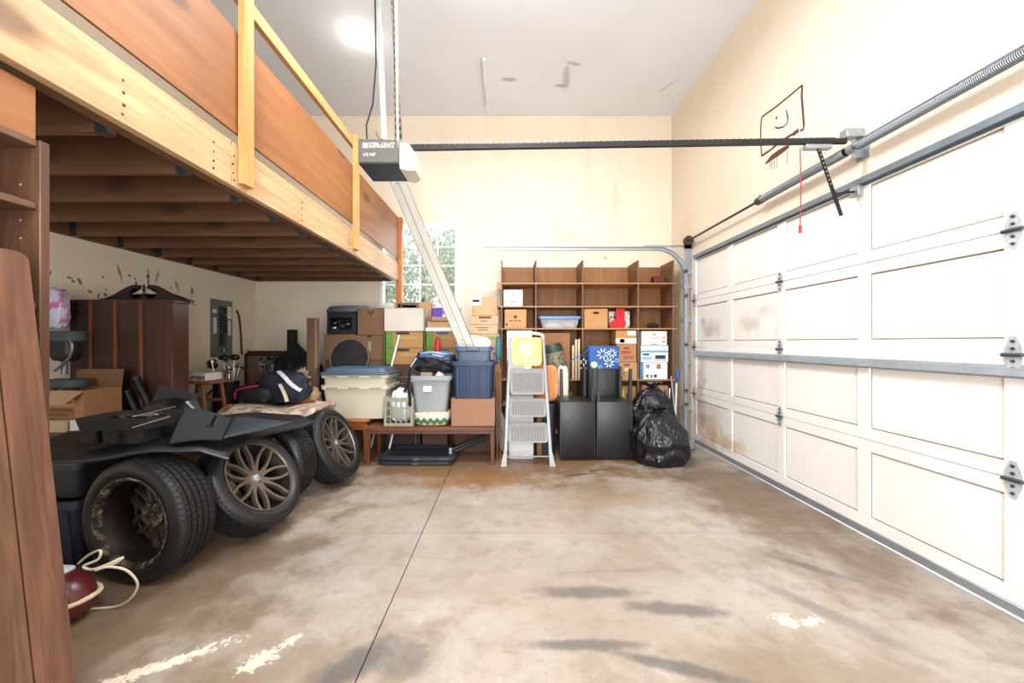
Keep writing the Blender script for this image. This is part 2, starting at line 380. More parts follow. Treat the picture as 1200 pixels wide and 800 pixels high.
# hinges: two diamond leaves and a pin
hm = MB()
hm.prism([(-.034, 0), (.034, 0), (.034, .025), (.012, .085), (-.012, .085), (-.034, .025)], .004, Matrix.Translation((-.014, 0, .004)) @ Matrix.Rotation(PI/2, 4, 'Y').inverted() @ Matrix.Rotation(PI/2, 4, 'Z').inverted())
hm.prism([(-.034, 0), (.034, 0), (.034, -.025), (.012, -.085), (-.012, -.085), (-.034, -.025)][::-1], .004, Matrix.Translation((-.014, 0, -.004)) @ Matrix.Rotation(PI/2, 4, 'Y').inverted() @ Matrix.Rotation(PI/2, 4, 'Z').inverted())
hinge0 = None
for k in (0.02, 2, 4, 5.98):
    y = DW/2-CW*k
    for s in (1, 2, 3):
        z = .06+SH*s
        if hinge0 is None:
            hinge0 = hm.done('hinge', mat('#ccd5da', .3, .45, .1, 14, name='zinc_hinge'), door, (0, y, z)); h = hinge0
            pin = MB().cyl((-.024, -.038, 0), (-.024, .038, 0), .010, n=10).done('hinge_pin', DSTEEL, h)
            bolt = MB().cyl((-.014, 0, .065), (-.024, 0, .065), .008, n=6).cyl((-.014, 0, -.065), (-.024, 0, -.065), .008, n=6).cyl((-.014, 0, .03), (-.024, 0, .03), .008, n=6).cyl((-.014, 0, -.03), (-.024, 0, -.03), .008, n=6).done('bolt', DSTEEL, h)
        else:
            h = same(hinge0, door, (0, y, z)); same(pin, h); same(bolt, h)
def strut(z, parent, m_):
    b = MB(); y0, y1 = -DW/2+.02, DW/2-.04
    b.box(-.012, -.009, y0, y1, z-.032, z+.032); b.box(-.045, -.012, y0, y1, z+.014, z+.017); b.box(-.045, -.012, y0, y1, z-.017, z-.014)
    b.box(-.048, -.045, y0, y1, z-.02, z+.02); return b.done('strut', m_, parent, smooth=0)
strut(1.17, door, mat('#b6c0c8', .4, .45, .1, 14, name='zinc_strut')); strut(2.40, door, mat('#7f8b96', .38, .6, .1, 14, name='blue_grey_strut'))
bx('bottom_retainer', GALV, door, (-.014, .045, -DW/2, DW/2, .012, .062), .003)
bx('rubber_seal', mat('#dfe3e6', .5), door, (-.020, .03, -DW/2, DW/2, .0, .014), .004)
# --- curved track on the far side
TY = 5.15
tr = thing('door_track', 'galvanised curved track beside the shelf carrying the garage door', 'track', (XR, TY, 0))
def channel(pts, name, m, parent, wd=.05, dp=.03, th=.003):
    """U channel swept along a path in the XZ plane, open towards -Y"""
    b = MB(); P = [Vector(p) for p in pts]; sec = [(-wd/2, -dp), (-wd/2, 0), (wd/2, 0), (wd/2, -dp), (wd/2-th, -dp), (wd/2-th, -th), (-wd/2+th, -th), (-wd/2+th, -dp)]; rs = []
    for i, p in enumerate(P):
        d = (P[min(i+1, len(P)-1)]-P[max(i-1, 0)]).normalized(); nn = Vector((d.z, 0, -d.x)); rs.append([p+nn*a+Vector((0, c, 0)) for a, c in sec])
    return b.rings(rs).done(name, m, parent, smooth=30)
zt = 2.535; rc = .38; pts = [(-.09, 0, .02), (-.09, 0, 1.1), (-.09, 0, zt-rc)]
pts += [(-.09-rc*(1-math.cos(a)), 0, zt-rc+rc*math.sin(a)) for a in [PI/2*k/10 for k in range(1, 11)]]+[(-1.6, 0, zt), (-2.73, 0, zt+.005)]
channel(pts, 'rail', GALV, tr)
for z in (.45, 1.05, 1.6, 2.05): bx('bracket', GALV, tr, (-.12, 0.0, 0, .05, z-.03, z+.03), .003)
bx('flag_bracket', GALV, tr, (-.105, -.005, -.005, -.001, 2.2, 2.62), .002)
bx('angle_iron', GALV, tr, (-.62, -.01, .002, .03, 2.565, 2.585), .002)
for z in (.5, .68, 1.28, 1.92, 2.24):
    MB().cyl((-.09, -.05, z), (-.09, -.015, z), .022, n=14).done('roller', mat('#4a4d4f', .4, .3), tr)
hg = thing('track_hanger', 'thin perforated steel hanger holding the track end from the ceiling', 'bracket', (-.27, TY, 2.5))
MB().box(-.018, .018, -.55, .40, 2.115, 2.142).box(-.018, -.012, -.55, .40, 2.10, 2.135).done('ceiling_angle', VINYL, hg, smooth=0)
MB().box(-.001, .001, -.014, .014, -.02, 2.12, M=Matrix.Identity(4)).done('hanger_strap', mat('#a3a5a2', .4, .5), hg, smooth=0)
# --- torsion shaft and springs
tx, tz = XR-.085, 2.625
ts = thing('torsion_spring_shaft', 'long torsion bar with coil springs above the garage door', 'spring', (tx, 2.67, tz))
MB().cyl((0, 2.46, 0), (0, -2.46, 0), .0125, n=12).done('shaft', DSTEEL, ts)
def coil(y0, y1, r=.029, wire=.0045, turns=105):
    b = MB(); n = turns*10; pts = [(r*math.cos(2*PI*k/10), y0+(y1-y0)*k/n, r*math.sin(2*PI*k/10)) for k in range(n+1)]
    return b.tube(pts, wire, 5).done('coil_spring', mat('#777c80', .4, .85, .1, 14, name='oiled_spring_steel'), ts)
coil(.95, .05); coil(-.05, -.95)
for y in (.97, -.97): MB().cyl((0, y-.03, 0), (0, y+.03, 0), .036, n=18).cyl((.0, y, .03), (0, y, .05), .007, n=8).done('winding_cone', DSTEEL, ts)
b = MB(); b.box(.0, .08, -.006, .006, -.06, .06, .003); b.box(.075, .082, -.05, .05, -.075, .075, .003); b.cyl((0, -.02, 0), (0, .02, 0), .03, n=16); b.done('center_bracket', GALV, ts)
b = MB(); b.lathe([(.0, -.03), (.05, -.03), (.052, -.02), (.042, -.015), (.044, .025), (.06, .03), (.06, .035), (0, .035)], 24, Matrix.Translation((0, 2.42, 0)) @ Matrix.Rotation(PI/2, 4, 'X')); b.done('cable_drum', mat('#4a332c', .5, .4), ts)
bx('bearing_plate', GALV, ts, (-.03, .082, 2.475, 2.48, -.09, .05), .002)
# --- opener
op = thing('garage_door_opener', 'grey box door opener with cream lamp cover hung from the ceiling', 'opener', (-.825, 2.52, 2.46))
OG = mat('#62605b', .5, .2, .06, name='opener_grey'); NAVY = mat('#232c3b', .45, .1); BLKS = mat('#2b2b2d', .45, .5)
bx('housing', OG, op, (-.130, .128, 0, .28, .004, .156), .005)
bx('underside_plate', NAVY, op, (-.128, .126, .002, .278, -.004, .004), .001)
MB().rings([[Vector(p) for p in q] for q in ([(.129, .03, .145), (.129, .25, .145), (.129, .25, -.02), (.129, .03, -.02)], [(.185, .04, .145), (.185, .24, .145), (.185, .24, -.03), (.185, .04, -.03)], [(.225, .06, .09), (.225, .22, .09), (.225, .22, -.02), (.225, .06, -.02)])]).done('lamp_cover', mat('#d9d2bc', .35), op)
WH = mat('#eeeeea', .5)
bx('logo_mark', WH, op, (-.100, -.070, -.0015, .001, .098, .130), 0)
text('STEEL-CRAFT', .0285, WH, op, front(-.064, -.0005, .112)); text('DOOR PRODUCTS LTD', .0155, WH, op, front(-.064, -.0005, .099)); text('1/3 HP', .030, WH, op, front(-.102, -.0005, .045))
for x in (-.108, .106): MB().cyl((x, -.001, .148), (x, -.005, .148), .005, n=8).done('screw', DSTEEL, op)
bx('rail', BLKS, op, (.05, 3.15, .157, .183, .160, .196), .003, M=Matrix.Translation((.05, 0, .16)) @ Matrix.Rotation(-.016, 4, 'Y') @ Matrix.Translation((-.05, 0, -.16)))
MB().tube([(.06+k*.0205, .17, .2005+k*.000328+.003*(k % 2)) for k in range(148)], .004, 4).done('drive_chain', mat('#3a3a3a', .5, .6), op)
bx('header_bracket', GALV, op, (3.13, 3.25, .14, .205, .245, .305), .004)
bx('trolley', GALV, op, (2.86, 3.04, .147, .193, .17, .20), .004)
b = MB(); b.box(-.014, .014, -.003, .003, -.50, 0, .002); ar = b.done('straight_arm', mat('#1f1f21', .5, .4), op, (2.955, .17, .19)); ar.rotation_euler = (0, -.33, 0)
for k in range(9): MB().cyl((0, -.0032, -.03-k*.03), (0, -.0045, -.03-k*.03), .005, n=6).done('arm_hole', mat('#a9a29a', .6), ar)
dz = 2.345-2.46
MB().tube(smooth3([(3.055, .176, -.10), (3.085, .176, -.128), (3.13, .176, -.125), (3.215, .176, dz)]), .012, 6, flat=.6).done('curved_arm', mat('#1f1f21', .5, .4), op)
bx('door_bracket', GALV, op, (3.205, 3.24, .14, .21, dz-.035, dz+.035), .004)
MB().tube([(2.835, .17, .18), (2.84, .17, -.10), (2.835, .17, -.36)], .0035, 6).cyl((2.835, .17, -.40), (2.835, .17, -.35), .010, n=8).done('release_cord', mat('#a8232a', .6), op)
def strap(p, q, name='hanger_strap'):
    p, q = Vector(p), Vector(q); d = q-p; L = d.length; M = Matrix.Translation(p) @ d.to_track_quat('Z', 'Y').to_matrix().to_4x4(); b = MB(); n = int(L/.05)
    b.box(-.016, -.013, -.002, .03, 0, L); b.box(-.013, .016, -.002, .001, 0, L)
    s = b.done(name, mat('#a9aaa7', .4, .5), op, smooth=0)
    h = MB()
    for k in range(n): h.box(-.006, .008, -.0025, -.0018, .015+k*.05, .04+k*.05)
    bmesh.ops.transform(h.bm, matrix=M, verts=h.bm.verts); h.done('slot_row', mat('#3c3a37', .7), s, smooth=0)
    s.data.transform(M)
zc = ZC-2.46
strap((-.005, .10, .156), (-.085, .08, zc)); strap((.085, .10, .156), (.06, .08, zc)); strap((.09, .20, .25), (.02, .0, zc))
MB().tube([(-.09, .05, .15), (-.095, .05, .27), (-.06, .07, .42), (-.045, .09, .7), (-.06, .1, 1.5), (-.07, .1, zc)], .005, 6).done('power_cable', mat('#161616', .6), op)
MB().tube([(-.04, .08, .157), (.0, .07, .19), (.02, .02, .17), (.024, -.003, .145)], .0035, 6).tube([(0, .05, .16), (-.03, .04, .22)], .003, 5).done('wire_tie', mat('#2b2b2b', .6), op)
# --- ceiling bulbs
def bulb(label, x, y, e):
    t = thing('ceiling_bulb', label, 'lamp', (x, y, ZC))
    MB().lathe([(0, 0), (.065, 0), (.06, -.02), (.03, -.03), (.028, -.05), (0, -.05)], 20).done('lampholder', mat('#e8e6e0', .4), t)
    g = NT('bulb_glow'); g.b.inputs['Base Color'].default_value = (1, .97, .9, 1); g.b.inputs['Emission Color'].default_value = (1, .9, .76, 1); g.b.inputs['Emission Strength'].default_value = 25
    MB().lathe([(0, -.145), (.018, -.143), (.032, -.13), (.038, -.11), (.034, -.09), (.02, -.065), (.016, -.05)], 20).done('glass_bulb', g.m, t)
    l = bpy.data.lights.new('bulb_light', 'POINT'); l.energy = e; l.color = (1, .95, .88); l.shadow_soft_size = .055
    o = bpy.data.objects.new('bulb_light', l); C.objects.link(o); o.parent = t; o.location = (0, 0, -.11)
bulb('glowing bare bulb on the ceiling behind the opener straps', -1.60, 4.28, 2)
def fixture(label, x, y, e):
    fx = thing('ceiling_light', label, 'lamp', (x, y, ZC), group='fluorescent fixtures hung below the ceiling')
    for xx in (-.5, .5): MB().cyl((xx, 0, -.25), (xx, 0, 0), .006, n=8).done('hanger_rod', DSTEEL, fx)
    bx('housing', mat('#e9e9e6', .4), fx, (-.65, .65, -.09, .09, -.30, -.25), .006)
    tg = NT('tube_glow'); tg.b.inputs['Emission Color'].default_value = (1, .98, .95, 1); tg.b.inputs['Emission Strength'].default_value = 6
    for y_ in (-.05, .05): MB().cyl((-.6, y_, -.32), (.6, y_, -.32), .016, n=12).done('tube', tg.m, fx)
    d_ = area('fluorescent_light', (0, 0, -.345), (0, 0, 0), 1.2, .25, e, (.985, .99, 1)); d_.parent = fx
    u_ = area('ceiling_fill_uplight', (0, 0, -.24), (PI, 0, 0), 1.2, .18, e*.36, (.96, .98, 1)); u_.parent = fx  # extra upward light added to brighten the ceiling
fixture('added unseen fluorescent fixture above the door opener rail, evening out the light', -.15, 2.9, 80)  # second fixture, added out of view to spread the light evenly
fixture('white fluorescent fixture hung from the ceiling above the camera', -.15, -.3, 80)

# ================================================================ storage loft
LW = wood('#a97f55', '#cfae84', 1, .6, .9, 1., name='fir_beam'); LW2 = wood('#bd8142', '#d9a566', 2, .6, 0, 1.2, name='fir_post')
JW = wood('#5a3c26', '#7a5435', 0, .7, .8, 1., name='joist_wood'); PLY = wood('#7d4a22', '#9c6737', 1, .6, .9, .5, name='plywood_orange')
OSB = mat('#553c28', .85, scale=20)
LX, LZ0, LZ1 = -1.568, 2.204, 2.46
lo = thing('storage_loft', 'timber storage loft with plywood guard panels along the left wall', 'loft', (0, 0, 0))
for y0, y1, zz in ((-1.6, 2.235, 0), (2.24, 4.2, .002), (4.203, YB-.09, 0)): bx('rim_beam', LW, lo, (LX-.04, LX, y0, y1, LZ0+zz, LZ1), .003)
bx('beam_ply', JW, lo, (LX-.122, LX-.042, -1.6, YB-.02, LZ0+.012, LZ1), .003)
bx('ledger', JW, lo, (XL, XL+.04, -1.6, YB-.02, LZ0, LZ1), .003)
HG = mat('#59626a', .35, .8)
y = 5.745; first = None; fh = None
while y > -1.6:
    if first is None:
        first = MB().box(XL+.042, LX-.124, -.019, .019, LZ0, LZ1-.02, .002).done('joist', JW, lo, (0, y, 0))
        fh = []
        for xx, s in ((XL+.042, 1), (LX-.124, -1)):
            h = MB(); h.rings([[Vector((x_, -.0235, LZ0+.13)), Vector((x_, -.0235, LZ0-.004)), Vector((x_, .0235, LZ0-.004)), Vector((x_, .0235, LZ0+.13)), Vector((x_, .0200, LZ0+.13)), Vector((x_, .0200, LZ0-.0005)), Vector((x_, -.0200, LZ0-.0005)), Vector((x_, -.0200, LZ0+.13))] for x_ in (xx, xx+s*.05)])
            fh.append(h.done('joist_hanger', HG, lo, (0, y, 0), smooth=0))
    else:
        same(first, lo, (0, y, 0))
        for f_ in fh: same(f_, lo, (0, y, 0))
    y -= .4064
bx('subfloor', OSB, lo, (XL, LX-.002, -1.6, YB-.005, LZ1-.019, LZ1), 0)
for y0, y1 in ((-1.6, .55), (.553, 2.325), (2.328, 4.03), (4.033, 5.66)): bx('plywood_panel', PLY, lo, (LX-.016, LX-.002, y0, y1, 2.52, 3.115), .002)
for y in (.60, 2.33, 4.03): bx('guard_post', LW2, lo, (LX+.001, LX+.04, y-.045, y+.045, 2.26 if y > 3 else 2.235, 3.42), .003)
bx('end_post', wood('#b5652c', '#d98a45', 2, .6, 0, 1., name='end_post_wood'), lo, (LX-.045, LX+.04, 5.70, YB-.004, 0, 3.13), .003)
bx('top_rail', wood('#b98048', '#d6a56c', 1, .6, .8, 1., name='rail_wood'), lo, (LX-.04, LX, -1.6, 4.075, 3.315, 3.405), .003)
for y in (2.1, 2.25, .9, 1.6, 3.0, 3.9): 
    for z in (2.24, 2.28, 2.33, 2.38): MB().cyl((LX-.001, y+RND.uniform(-.01, .01), z), (LX+.0015, y, z), .006, n=6).done('nail_head', mat('#4a3626', .7), lo)
# ================================================================ generic makers
CARD = '#c79a6b'
def cardboard(hexc):
    v = [int(hexc[i:i+2], 16) for i in (1, 3, 5)]
    if max(v)-min(v) > 20: v = [int(v[0]*.88), int(v[1]*.865), int(v[2]*.87)]       # raw corrugated board, a little darker than print
    return mat('#%02x%02x%02x' % tuple(v), .85, 0, .08, 4, name='cardboard')
def carton(label, c, size, hexc=CARD, rot=0., group=None, tape='#c9ad83', marks=(), handle=False, cat='box', name='carton'):
    """closed corrugated carton: body, two top flaps, tape; c = centre of its base. marks: (u0,u1,v0,v1,hex) in face fractions on the -Y side"""
    w, d, h = size; m = cardboard(hexc); t = thing(name, label, cat, c, rot, group)
    bx('body', m, t, (-w/2, w/2, -d/2, d/2, 0, h-.004), .004)
    bx('flap', m, t, (-w/2, w/2, -d/2, -.002, h-.004, h), .001); bx('flap', m, t, (-w/2, w/2, .002, d/2, h-.004, h), .001)
    if tape:
        tm = mat(tape, .35); b = MB(); b.box(-w/2-.001, w/2+.001, -.025, .025, h, h+.001); b.box(-w/2-.0012, -w/2, -.025, .025, h-.07, h+.001); b.box(w/2, w/2+.0012, -.025, .025, h-.07, h+.001); b.done('tape', tm, t, smooth=0)
    for u0, u1, v0, v1, hx in marks:
        bx('printed_mark', mat(hx, .7), t, (-w/2+w*u0, -w/2+w*u1, -d/2-.0012, -d/2+.001, h*v0, h*v1), 0)
    if handle:
        b = MB(); b.lathe([(.0, 0), (.03, 0), (.03, .002), (0, .002)], 16, Matrix.Translation((0, -d/2-.0015, h*.78)) @ Matrix.Rotation(-PI/2, 4, 'X') @ Matrix.Diagonal((1.5, .55, 1, 1))); b.done('hand_hole', mat('#2a1f17', .9), t)
    return t
def tote(name, label, c, size, hexc, rot=0., taper=.86, lid=None, group=None, wall=.006, ribs=0, rim=.018, loops=True, cat='bin', z_in=.012):
    """hollow tapering plastic bin with a rolled rim, side grips and optional lid"""
    w, d, h = size; m = mat(hexc, .45, 0, .06, 3, name='bin_plastic'); t = thing(name, label, cat, c, rot, group)
    def ring(k, z, ins=0): s = taper+(1-taper)*k; return rrect(w*s-2*ins, d*s-2*ins, .045, z)
    MB().rings([ring(0, 0), ring(.05, h*.05), ring(.9, h*.9), ring(1, h), ring(1, h, wall), ring(.05, h*.06, wall), ring(0, z_in, wall)]).done('body', m, t)
    rm = MB(); rm.rings([rrect(w+.002, d+.002, .046, h-.05), rrect(w+2*rim, d+2*rim, .055, h-.045), rrect(w+2*rim, d+2*rim, .055, h), rrect(w-.004, d-.004, .045, h), rrect(w-.004, d-.004, .045, h-.04)], closed=True); rm.done('rim', m, t)
    for k in range(ribs):
        x = -w*.36+w*.72*k/(ribs-1); b = MB(); s0, s1 = taper+.02*(1-taper), taper+.85*(1-taper)
        b.rings([[Vector((x-.018, -d*s0/2, .02)), Vector((x+.018, -d*s0/2, .02)), Vector((x+.014, -d*s0/2-.008, .02)), Vector((x-.014, -d*s0/2-.008, .02))], [Vector((x-.018, -d*s1/2, h*.84)), Vector((x+.018, -d*s1/2, h*.84)), Vector((x+.014, -d*s1/2-.008, h*.84)), Vector((x-.014, -d*s1/2-.008, h*.84))]]); b.done('rib', m, t)
    if loops:
        for s in (-1, 1): bx('grip', m, t, (s*(w/2+rim), s*(w/2+rim+.03), -.1, .1, h-.03, h-.008), .008)
    if lid:
        lm = mat(lid, .4, 0, .08, 3, name='lid_plastic'); L = MB()
        L.rings([rrect(w+2*rim+.02, d+2*rim+.02, .06, h-.012), rrect(w+2*rim+.02, d+2*rim+.02, .06, h+.012), rrect(w*.97, d*.97, .06, h+.016), rrect(w*.92, d*.92, .06, h+.06), rrect(w*.84, d*.84, .05, h+.06), rrect(w*.80, d*.80, .05, h+.04)])
        L.done('lid', lm, t)
    return t
def stick(name, label, cat, p0, p1, r0, hexc, r1=None, rough=.5, metal=0., group=None, n=12):
    p0, p1 = Vector(p0), Vector(p1); o = MB().tube([Vector((0, 0, 0)), p1-p0], [r0, r1 or r0], n).done(name, mat(hexc, rough, metal), None, p0); return tag(o, label, cat, group)

# ================================================================ left foreground: bookcase and table leaves
DW_ = wood('#3f281b', '#5c3d29', 2, .5, 0, 1.2, name='dark_bookcase_wood'); DWH = wood('#513628', '#76543d', 1, .5, 0, 1.2, name='dark_shelf_wood')
bc = thing('bookcase', 'tall dark brown wooden bookcase at the left edge of the picture', 'bookcase', (-1.735, .88, 0))
for y in (-.47, .44): bx('side_panel', DW_, bc, (-.165, .165, y, y+.03, 0, 1.99), .003)
bx('back_panel', wood('#2c1c12', '#45291a', 2, .6, name='bookcase_back'), bc, (-.165, -.157, -.44, .44, .05, 1.975), .001)
for z in (.06, .40, .74, 1.08, 1.42, 1.755, 1.965): bx('shelf', DWH, bc, (-.155, .155, -.44, .44, z, z+.025), .003)
for z in [1.0+.06*k for k in range(15)]: MB().cyl((.10, .441, z), (.10, .4385, z), .004, n=6).done('pin_hole', mat('#b9b09f', .4, .5), bc)
tag(bx('plywood_board', PLY, None, (-.018, 0, -.42, .455, 0, .185), .003, loc=(-1.60, .88, 1.992)), 'orange plywood board standing on top of the bookcase', 'board')
lt = thing('wooden_tabletop', 'reddish brown planked tabletop leaning on the bookcase at the left edge', 'tabletop', (-1.345, 1.25, .004)); lt.rotation_euler = (0, -math.atan(.1126), 0)
for k, (y0, y1, zt_) in enumerate(((1.150, 1.25, 1.60), (.955, 1.144, 1.59), (.76, .950, 1.59), (.56, .755, 1.59))):
    m = wood(('#43291e', '#46301f', '#412a20', '#452b21')[k], ('#75503c', '#6f4c3a', '#724e3b', '#6d4937')[k], 2, .4, 0, 1.5+.1*k, .08, name='tabletop_plank'); r = .03 if k == 0 else .002
    poly = [(y0, 0), (y1, 0)]+[(y1-r+r*math.cos(q), zt_-r+r*math.sin(q)) for q in (0, .4, .8, 1.2, PI/2)]+[(y0, zt_)]
    MB().prism([(p-1.25, q) for p, q in poly], .02, Matrix(((0, 0, -1, 0), (1, 0, 0, 0), (0, 1, 0, 0), (0, 0, 0, 1)))).done('plank', m, lt)
for z in (.25, .8, 1.35): bx('batten', mat('#3a241b', .6), lt, (-.045, -.0205, -.66, -.03, z, z+.07), .003)

# ================================================================ car wheels
RUB = mat('#0e0e10', .55, 0, .25, 30, .1, name='tyre_rubber'); RUBS = mat('#141416', .42, 0, .12, 10, name='tyre_sidewall')
BRZ = mat('#73695f', .33, .7, .12, 8, name='bronze_alloy'); BRK = mat('#221e1b', .5, .5, .4, 12, name='brake_dust_alloy'); DUST = (lambda t: t.out(t.ramp(t.noise(t.coord(), 26, 4, .7), [(.45, lin('#1d1917')), (.56, lin('#574d40')), (.68, lin('#a89a7e'))]), .7, .2))(NT('dusty_alloy'))
TR, TWD = .335, .23
def make_wheel(name, label):
    t = thing(name, label, 'wheel', group='car wheels with tyres')
    prof = [(.247, -.016), (.262, -.004), (.285, .001), (.305, -.003), (.322, -.014), (.329, -.024), (.333, -.034)]
    for z0, z1 in ((-.036, -.062), (-.071, -.095), (-.104, -.128), (-.137, -.161), (-.170, -.196)): prof += [(.335, z0), (.335, z1), (.326, z1-.001), (.326, z1-.008)]
    prof = prof[:-2]+[(.333, -.198), (.329, -.206), (.322, -.216), (.305, -.227), (.285, -.231), (.262, -.226), (.247, -.214)]
    k = len(prof); vs = []; fs = []; PN = 64; steps = (0, .76, .80, .96); n = PN*4
    for j in range(n):
        pa = (j//4+steps[j % 4])/PN*2*PI; low = j % 4 >= 2
        for i, (r, z) in enumerate(prof):
            a = pa+(.9*abs(z+.115) if 5 < i < k-7 else 0)
            if low and r > .3285: r -= .0045
            vs.append((r*math.cos(a), r*math.sin(a), z))
    for j in range(n):
        a, b_ = j*k, ((j+1) % n)*k
        for i in range(k-1): fs.append((a+i, b_+i, b_+i+1, a+i+1))
    b = MB(); b._add(vs, fs); tyre = b.done('tyre', RUB, t, smooth=28)
    b = MB(); b.lathe([(.2462, -.0135), (.264, -.0020), (.287, .0035), (.306, -.0005), (.3225, -.0125), (.322, -.016), (.305, -.0045), (.285, -.0005), (.262, -.006), (.2462, -.017)], 72, closed=True)
    b.lathe([(r_, -.23-z_) for r_, z_ in [(.2462, -.0135), (.264, -.0020), (.287, .0035), (.306, -.0005), (.3225, -.0125), (.322, -.016), (.305, -.0045), (.285, -.0005), (.262, -.006), (.2462, -.017)]], 72, closed=True)
    b.done('sidewall', RUBS, tyre)
    p = [(.246, -.012), (.240, -.010), (.236, -.022), (.226, -.05), (.207, -.085), (.203, -.15), (.226, -.19), (.238, -.215), (.247, -.222)]
    rim = MB().lathe(p+[(r+.004, z) for r, z in p[::-1]], 72, closed=True).done('rim_barrel', BRK, t)
    MB().lathe([(.2475, -.0115), (.2475, -.006), (.239, -.006), (.234, -.016), (.236, -.02)], 72).done('rim_lip', BRZ, rim)
    MB().lathe([(.2478, -.219), (.2478, -.226), (.238, -.226), (.226, -.205), (.223, -.192), (.226, -.19)], 72).done('rim_lip', DUST, rim)
    for q in range(7):
        th = 2*PI*q/7+.2; b = MB()
        for s in (-1, 1):
            path = [(.040, .20, -.050), (.075, .135, -.047), (.115, .15, -.040), (.155, .19, -.033), (.195, .255, -.027), (.234, .325, -.018)]; wd = [.018, .0155, .0125, .011, .0105, .0135]; rs = []
            pts = [Vector((r*math.cos(th+s*a), r*math.sin(th+s*a), z)) for r, a, z in path]
            for i, c in enumerate(pts):
                d = (pts[min(i+1, 5)]-pts[max(i-1, 0)]).normalized(); u = Vector((0, 0, 1)).cross(d).normalized(); w_ = wd[i]
                rs.append([c+u*w_*.75, c+u*w_+Vector((0, 0, -.012)), c+u*w_*.8+Vector((0, 0, -.032)), c-u*w_*.8+Vector((0, 0, -.032)), c-u*w_+Vector((0, 0, -.012)), c-u*w_*.75])
            b.rings(rs)
        b.done('spoke', BRZ, rim)
    MB().lathe([(.0, -.046), (.028, -.046), (.034, -.05), (.060, -.053), (.066, -.062), (.066, -.085), (.0, -.085)], 40).done('hub', BRZ, rim)
    MB().lathe([(.0, -.038), (.020, -.038), (.026, -.041), (.028, -.048), (0, -.05)], 28).done('hub_cap', mat('#a9b2ba', .25, .7), rim)
    for q in range(5):
        a = 2*PI*q/5; c = Vector((.046*math.cos(a), .046*math.sin(a), 0)); MB().cyl(c+Vector((0, 0, -.056)), c+Vector((0, 0, -.0505)), .0095, n=12).done('lug_hole', mat('#0d0d0d', .6), rim)
    MB().lathe([(.0, -.108), (.030, -.108), (.030, -.112), (.068, -.112), (.074, -.106), (.074, -.085), (0, -.085)], 36).done('mounting_pad', DUST, rim)
    for q in range(5):
        a = 2*PI*q/5+.3; c = Vector((.052*math.cos(a), .052*math.sin(a), 0)); MB().cyl(c+Vector((0, 0, -.113)), c+Vector((0, 0, -.109)), .009, n=10).done('bolt_hole', mat('#171412', .7), rim)
    return t
def copy_tree(o, parent=None):
    c = o.copy(); C.objects.link(c); c.parent = parent
    for ch in list(o.children): copy_tree(ch, c)
    return c
def wheel_pose(t, label, center, n, spin=0.):
    q = Vector(n).normalized().to_track_quat('Z', 'Y'); t.rotation_mode = 'QUATERNION'; t.rotation_quaternion = (q.to_matrix() @ Matrix.Rotation(spin, 3, 'Z')).to_quaternion(); t.location = center; t['label'] = label
def nrm(a, tl): a, tl = math.radians(a), math.radians(tl); return Vector((math.sin(a)*math.cos(tl), -math.cos(a)*math.cos(tl), math.sin(tl)))
wA = make_wheel('car_wheel', ''); wB = copy_tree(wA); wC = copy_tree(wA); wD = copy_tree(wA)
nb = nrm(-10, 0)      # back of the barrel shows: outer side turned away
wheel_pose(wA, 'car wheel nearest the camera, its deep empty barrel showing, tread to the right', Vector((-2.03, 2.10, .336))-nb*.23, -nb, .6)
wheel_pose(wB, 'car wheel with bronze mesh spokes leaning outwards, nearest of the two spoked ones', Vector((-1.66, 2.66, .415)), nrm(80, 33), .1)
nb3 = nrm(-12, 0)
wheel_pose(wC, 'car wheel standing tread-on between the two spoked wheels', Vector((-1.93, 3.10, .336))-nb3*.23, -nb3, .3)
wheel_pose(wD, 'car wheel with bronze mesh spokes beside the beige bins, farthest from the camera', Vector((-1.53, 3.62, .405)), nrm(88, 25), .5)

# ================================================================ things under and on the trunk liner
tote('storage_bin', 'dark navy plastic bin on the floor behind the vacuum cleaner', (-2.72, 2.50, 0), (.52, .5, .40), '#1c2230', ribs=3, loops=False)
tote('storage_bin', 'charcoal bin with grey-green lid stacked under the trunk liner', (-2.72, 2.50, .402), (.50, .48, .22), '#23262b', lid='#46504f', loops=False)
BLK = mat('#0e0f12', .5, 0, .2, 6, .1, name='black_liner_vinyl')
def mat_z(x, y):
    z = .712+.010*math.sin(5*x+2*y)+.012*noise.noise(Vector((x*2.2, y*2.2, 1)))
    return z
lin_o = thing('trunk_liner', 'black moulded car trunk liner draped over the wheels', 'car mat', (-2.25, 2.6, .70))
def linf(u, v):
    x0 = -2.93+.10*math.sin(PI*v); x1 = -1.63-.10*math.sin(PI*min(1, v*1.2))+.04*v
    x = x0+(x1-x0)*u; yf = 2.06+.10*u+.40*max(0, u-.55)**1.3; yb = 2.62+.65*min(1, u*1.7); y = yf+(yb-yf)*v
    z = mat_z(x, y); e = max(0, 1-v/.10); z -= .035*e**2; z += .025*math.exp(-((u-.72)/.12)**2)*(1-v); z -= .06*max(0, u-.9)/.1
    return Vector((x+2.25, y-2.6, z-.70))
MB().grid(linf, 44, 30).done('liner_sheet', BLK, lin_o, solid=.008, smooth=60)
MB().tube([linf(k/40, 0)+Vector((0, -.002, 0)) for k in range(41)], .009, 6).done('rolled_lip', mat('#2a2f36', .4), lin_o)
FELT = mat('#23282b', .9, 0, .2, 60, .3, name='grey_felt')
def pt(x, y, Y): return Vector((wx(x, Y), Y, wz(y, Y)))
def patch(u, v, q): return (q[0]*(1-u)+q[1]*u)*(1-v)+(q[3]*(1-u)+q[2]*u)*v
Q1 = [Vector((-1.89, 2.20, .732)), Vector((-1.66, 2.28, .735)), Vector((-1.80, 2.56, .800)), Vector((-2.03, 2.47, .885))]
